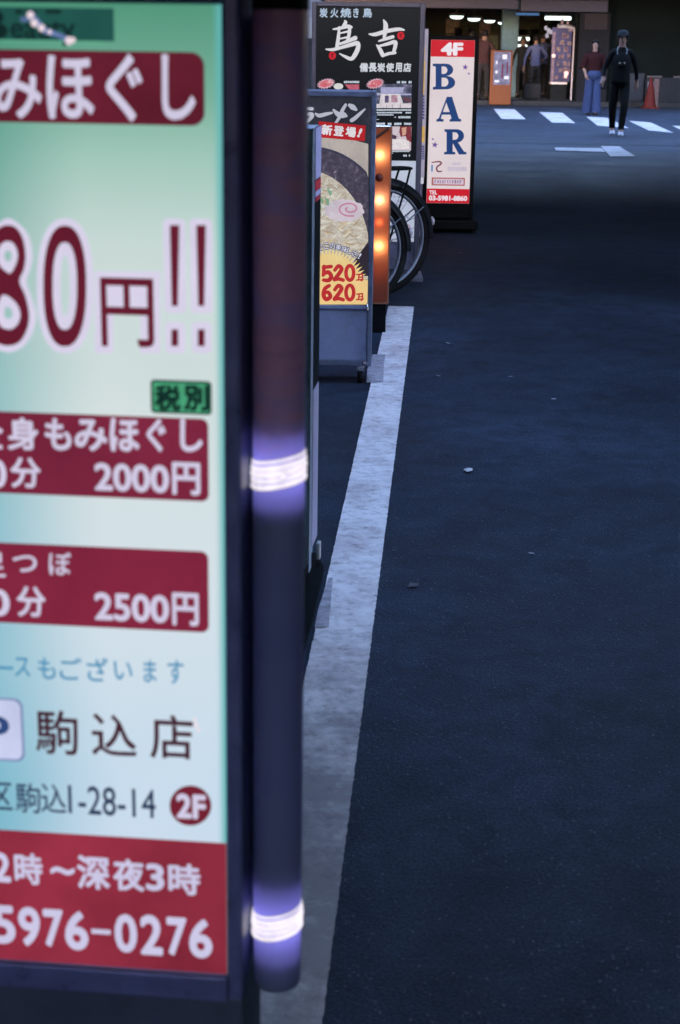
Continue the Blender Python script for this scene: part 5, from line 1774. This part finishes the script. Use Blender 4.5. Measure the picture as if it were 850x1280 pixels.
# ================================================================== BAR SIGN
B = Board('bar_sign', 'white lit sign reading BAR with red ends and a black housing', 'sign', 563, 13.6)
T = B.t
a, c, b, d = B.rect(536, 50, 590, 254)
z254 = B.L(562, 254)[1]; z50 = B.L(562, 50)[1]
ex_ = B.L(597, 150)[0] - B.L(592, 150)[0]
MB().box(a, b, 0, .02, z254, z50).build('panel', vor('bar_panel', [(.3, (214, 200, 206)), (.7, (226, 214, 216))], 2.5, 1.0), T)
q = MB().box(a - .034, a - .0005, -.012, .20, .12, z50 + .035, .004).box(b + .0005, b + .034, -.012, .20, .12, z50 + .035, .004).box(a, b, -.012, .20, z50 + .0005, z50 + .035, .004).box(a, b, -.012, .20, .12, z254 - .0005, .004)
q.build('housing', M_black, T)
MB().box(a - .06, b + .07, -.10, .30, .03, .105, .01).build('base', M_black, T)
q = MB()
for xx in (a - .02, b + .04):
    for yy in (-.06, .26):
        q.lathe([(.001, -.012), (.02, -.012), (.022, 0), (.02, .012), (.001, .012)], c=(xx, yy, .022), axis='x', seg=12)
q.build('caster', M_rubber, T)
BR = lit((196, 30, 46), 1, .08)
WT = lit((226, 218, 226), 1)
NAV = lit((30, 62, 116), 1, .1, 12)
def brect(y0, y1, name, mt_):
    mb = MB()
    z0, z1 = B.L(562, y1)[1], B.L(562, y0)[1]
    B.lpoly(mb, [[(a + .0006, max(z0, z254 + .0006)), (b - .0006, max(z0, z254 + .0006)), (b - .0006, min(z1, z50 - .0006)), (a + .0006, min(z1, z50 - .0006))]], 2 * MM)
    return mb.build(name, mt_, T)
g = brect(49, 71, 'red_band', BR)
mb = MB(); B.text(mb, '4F', 551, 53, 579, 69.5, 3.5 * MM, .055); mb.build('lettering', WT, g)
g = brect(236, 255, 'red_band', BR)
mb = MB(); B.text(mb, 'TEL', 536.5, 238, 546.5, 243, 3.5 * MM, .03)
B.text(mb, '03-5981-8860', 536, 244.5, 584, 251, 3.5 * MM, .045)
mb.build('lettering', WT, g)
# slab letters drawn as outlines
def letter(polys, holes=()):
    B.poly(bar_mb, polys, 3 * MM)
bar_mb = MB()
def half(cx, cy, rx, ry, n_=14):
    return [(cx + rx * math.sin(math.pi * i / n_), cy - ry * math.cos(math.pi * i / n_)) for i in range(n_ + 1)]
# B  (541-569, 79-112)
B.poly(bar_mb, [[(541, 79.5), (557, 79.5)] + half(557, 87.2, 9.5, 7.7) + [(559, 95)] + half(558, 103.3, 11, 8.3) + [(541, 112), (541, 109), (544.5, 108), (544.5, 83.3), (541, 82.5)],
                [(552, 83)] + half(555, 87.7, 4.2, 4.6)[1:-1] + [(555, 92.3), (552, 92.3)],
                [(552, 97)] + half(555.5, 102.6, 4.9, 5.6)[1:-1] + [(552, 108.2)]], 3 * MM)
# A (545-577, 121-152)
B.poly(bar_mb, [[(558.5, 121), (565, 121), (573.5, 148), (576.5, 149.3), (576.5, 152), (562, 152), (562, 149.3), (564.3, 148.3), (562.8, 143.3), (552.5, 143.3), (551, 148.3), (554.5, 149.3), (554.5, 152), (545.5, 152), (545.5, 149.3), (548.3, 148)],
                [(557.8, 128), (562, 140), (553.6, 140)]], 3 * MM)
# R (554-583, 161-193)
B.poly(bar_mb, [[(555.5, 161.5), (570, 161.5)] + half(571, 169.8, 9, 8.3) + [(572.5, 178), (580, 189.5), (583, 190.3), (583, 193), (573.5, 193), (566, 179), (565.8, 189.5), (569, 190.3), (569, 193), (555, 193), (555, 190.3), (558.2, 189.5), (558.2, 165.2), (555.5, 164.3)],
                [(565.8, 165.2)] + half(568.5, 170, 4.4, 4.6)[1:-1] + [(565.8, 174.7)]], 3 * MM)
bar_mb.build('lettering', NAV, T)
def star(cx, cy, r_, ro=0):
    return [(cx + (r_ if i % 2 == 0 else r_ * .42) * math.sin(ro + math.pi * i / 5), cy - (r_ if i % 2 == 0 else r_ * .42) * math.cos(ro + math.pi * i / 5)) for i in range(10)]
for (x, y, r_) in ((581.5, 84, 4), (586, 92, 1.9), (543.5, 181, 4.4), (541, 174, 1.8)):
    mb = MB(); B.poly(mb, [star(x, y, r_, .15)], 3 * MM); mb.build('star', lit((112, 80, 150), 1), T)
mb = MB()
B.stroke(mb, [(540, 203, .6), (549, 202, .9), (551.5, 204.5, .9), (546, 209, .9), (547, 214, .9), (552, 214, .7)], 3 * MM)
mb.build('emblem', lit((110, 44, 60), 1), T)
mb = MB(); B.bar(mb, 539, 206, 541, 214.5, 3 * MM); mb.build('emblem', lit((70, 130, 180), 1), T)
mb = MB()
for i in range(9):
    B.bar(mb, 559.5 + i * 2.7, 208.5 + rj(.3), 561.5 + i * 2.7, 214 + rj(.3), 3 * MM)
for i in range(4):
    B.bar(mb, 566 + i * 2.6, 203, 568 + i * 2.6, 206.5, 3 * MM)
mb.build('faded_print', lit((186, 176, 196), 1), T)
mb = MB(); B.bar(mb, 539.5, 222, 581, 232, 3 * MM); g = mb.build('price_box', lit((168, 92, 92), 1, .15), T)
mb = MB(); B.bar(mb, 541.5, 223.5, 579.5, 230.5, 3.5 * MM); mb.build('box_fill', lit((202, 184, 200), 1, .15, 30), g)
mb = MB()
for i in range(11):
    B.bar(mb, 543.5 + i * 3.1, 225 + rj(.4), 543.5 + i * 3.1 + random.uniform(.8, 1.8), 229 + rj(.4), 4 * MM)
mb.build('box_print', lit((140, 112, 140), 1), g)

# ================================================================== SMALL THINGS
# shaded wall lamp between the tube and the yakitori sign
Lp = at(386, 20, 12.2)
t = thing('wall_lamp', 'white domed lamp behind the left edge of the yakitori sign', 'lamp', Lp)
M_shade = lit((128, 138, 170), .8, .1)
MB().lathe([(.04, .13), (.10, .10), (.14, .02), (.145, -.01)], seg=22).build('lamp_shade', M_shade, t)
MB().lathe([(.145, -.012), (.12, -.06), (.06, -.14), (.03, -.155), (.001, -.156)], seg=22).build('globe', lit((150, 160, 185), .8, .1), t)
MB().tube([(0, 0, .13), (0, 0, .30), (-.3, .1, .34), (-1.3, .2, .34)], .012, 8).build('arm', M_black, t)
# litter
scr = [(585, 590, .028, 'white curled paper scrap lying on the dark road', (.55, .55, .58)), (517, 733, .026, 'grey flattened round scrap beside the painted line', (.06, .065, .085)),
       (692, 500, .014, 'tiny pale chip on the road near the right edge', (.3, .3, .34)), (638, 472, .014, 'tiny pale chip on the road right of the ramen sign', (.22, .22, .27)),
       (561, 430, .020, 'small pale fleck on the road near the line end', (.2, .2, .25)), (548, 471, .016, 'small grey fleck on the road right of the line', (.18, .18, .22)),
       (741, 151, .05, 'white crumpled scrap on the crossing by the woman', (.6, .6, .62)), (575, 317, .022, 'small grey scrap on the road below the BAR sign', (.2, .2, .26)),
       (664, 693, .010, 'tiny grit chip on the right of the road', (.3, .3, .33))]
for i, (px, py, r_, lb, col) in enumerate(scr):
    g = gp(px, py)
    bm = bmesh.new()
    bmesh.ops.create_circle(bm, cap_ends=True, segments=9, radius=r_)
    bmesh.ops.triangulate(bm, faces=bm.faces[:])
    for v in bm.verts:
        v.co.x *= 1.0 + rj(.25); v.co.y *= .55 + rj(.2); v.co.z = .003 + abs(rj(.25)) * r_
    q = MB(); q.bm(bm)
    o = q.build('litter', mat('scrap', col, .7), None)
    o.location = (g.x, g.y, 0.001)
    o.rotation_euler = (0, 0, rj(1.5))
    tag(o, lb, 'litter', 'scraps of litter on the road')
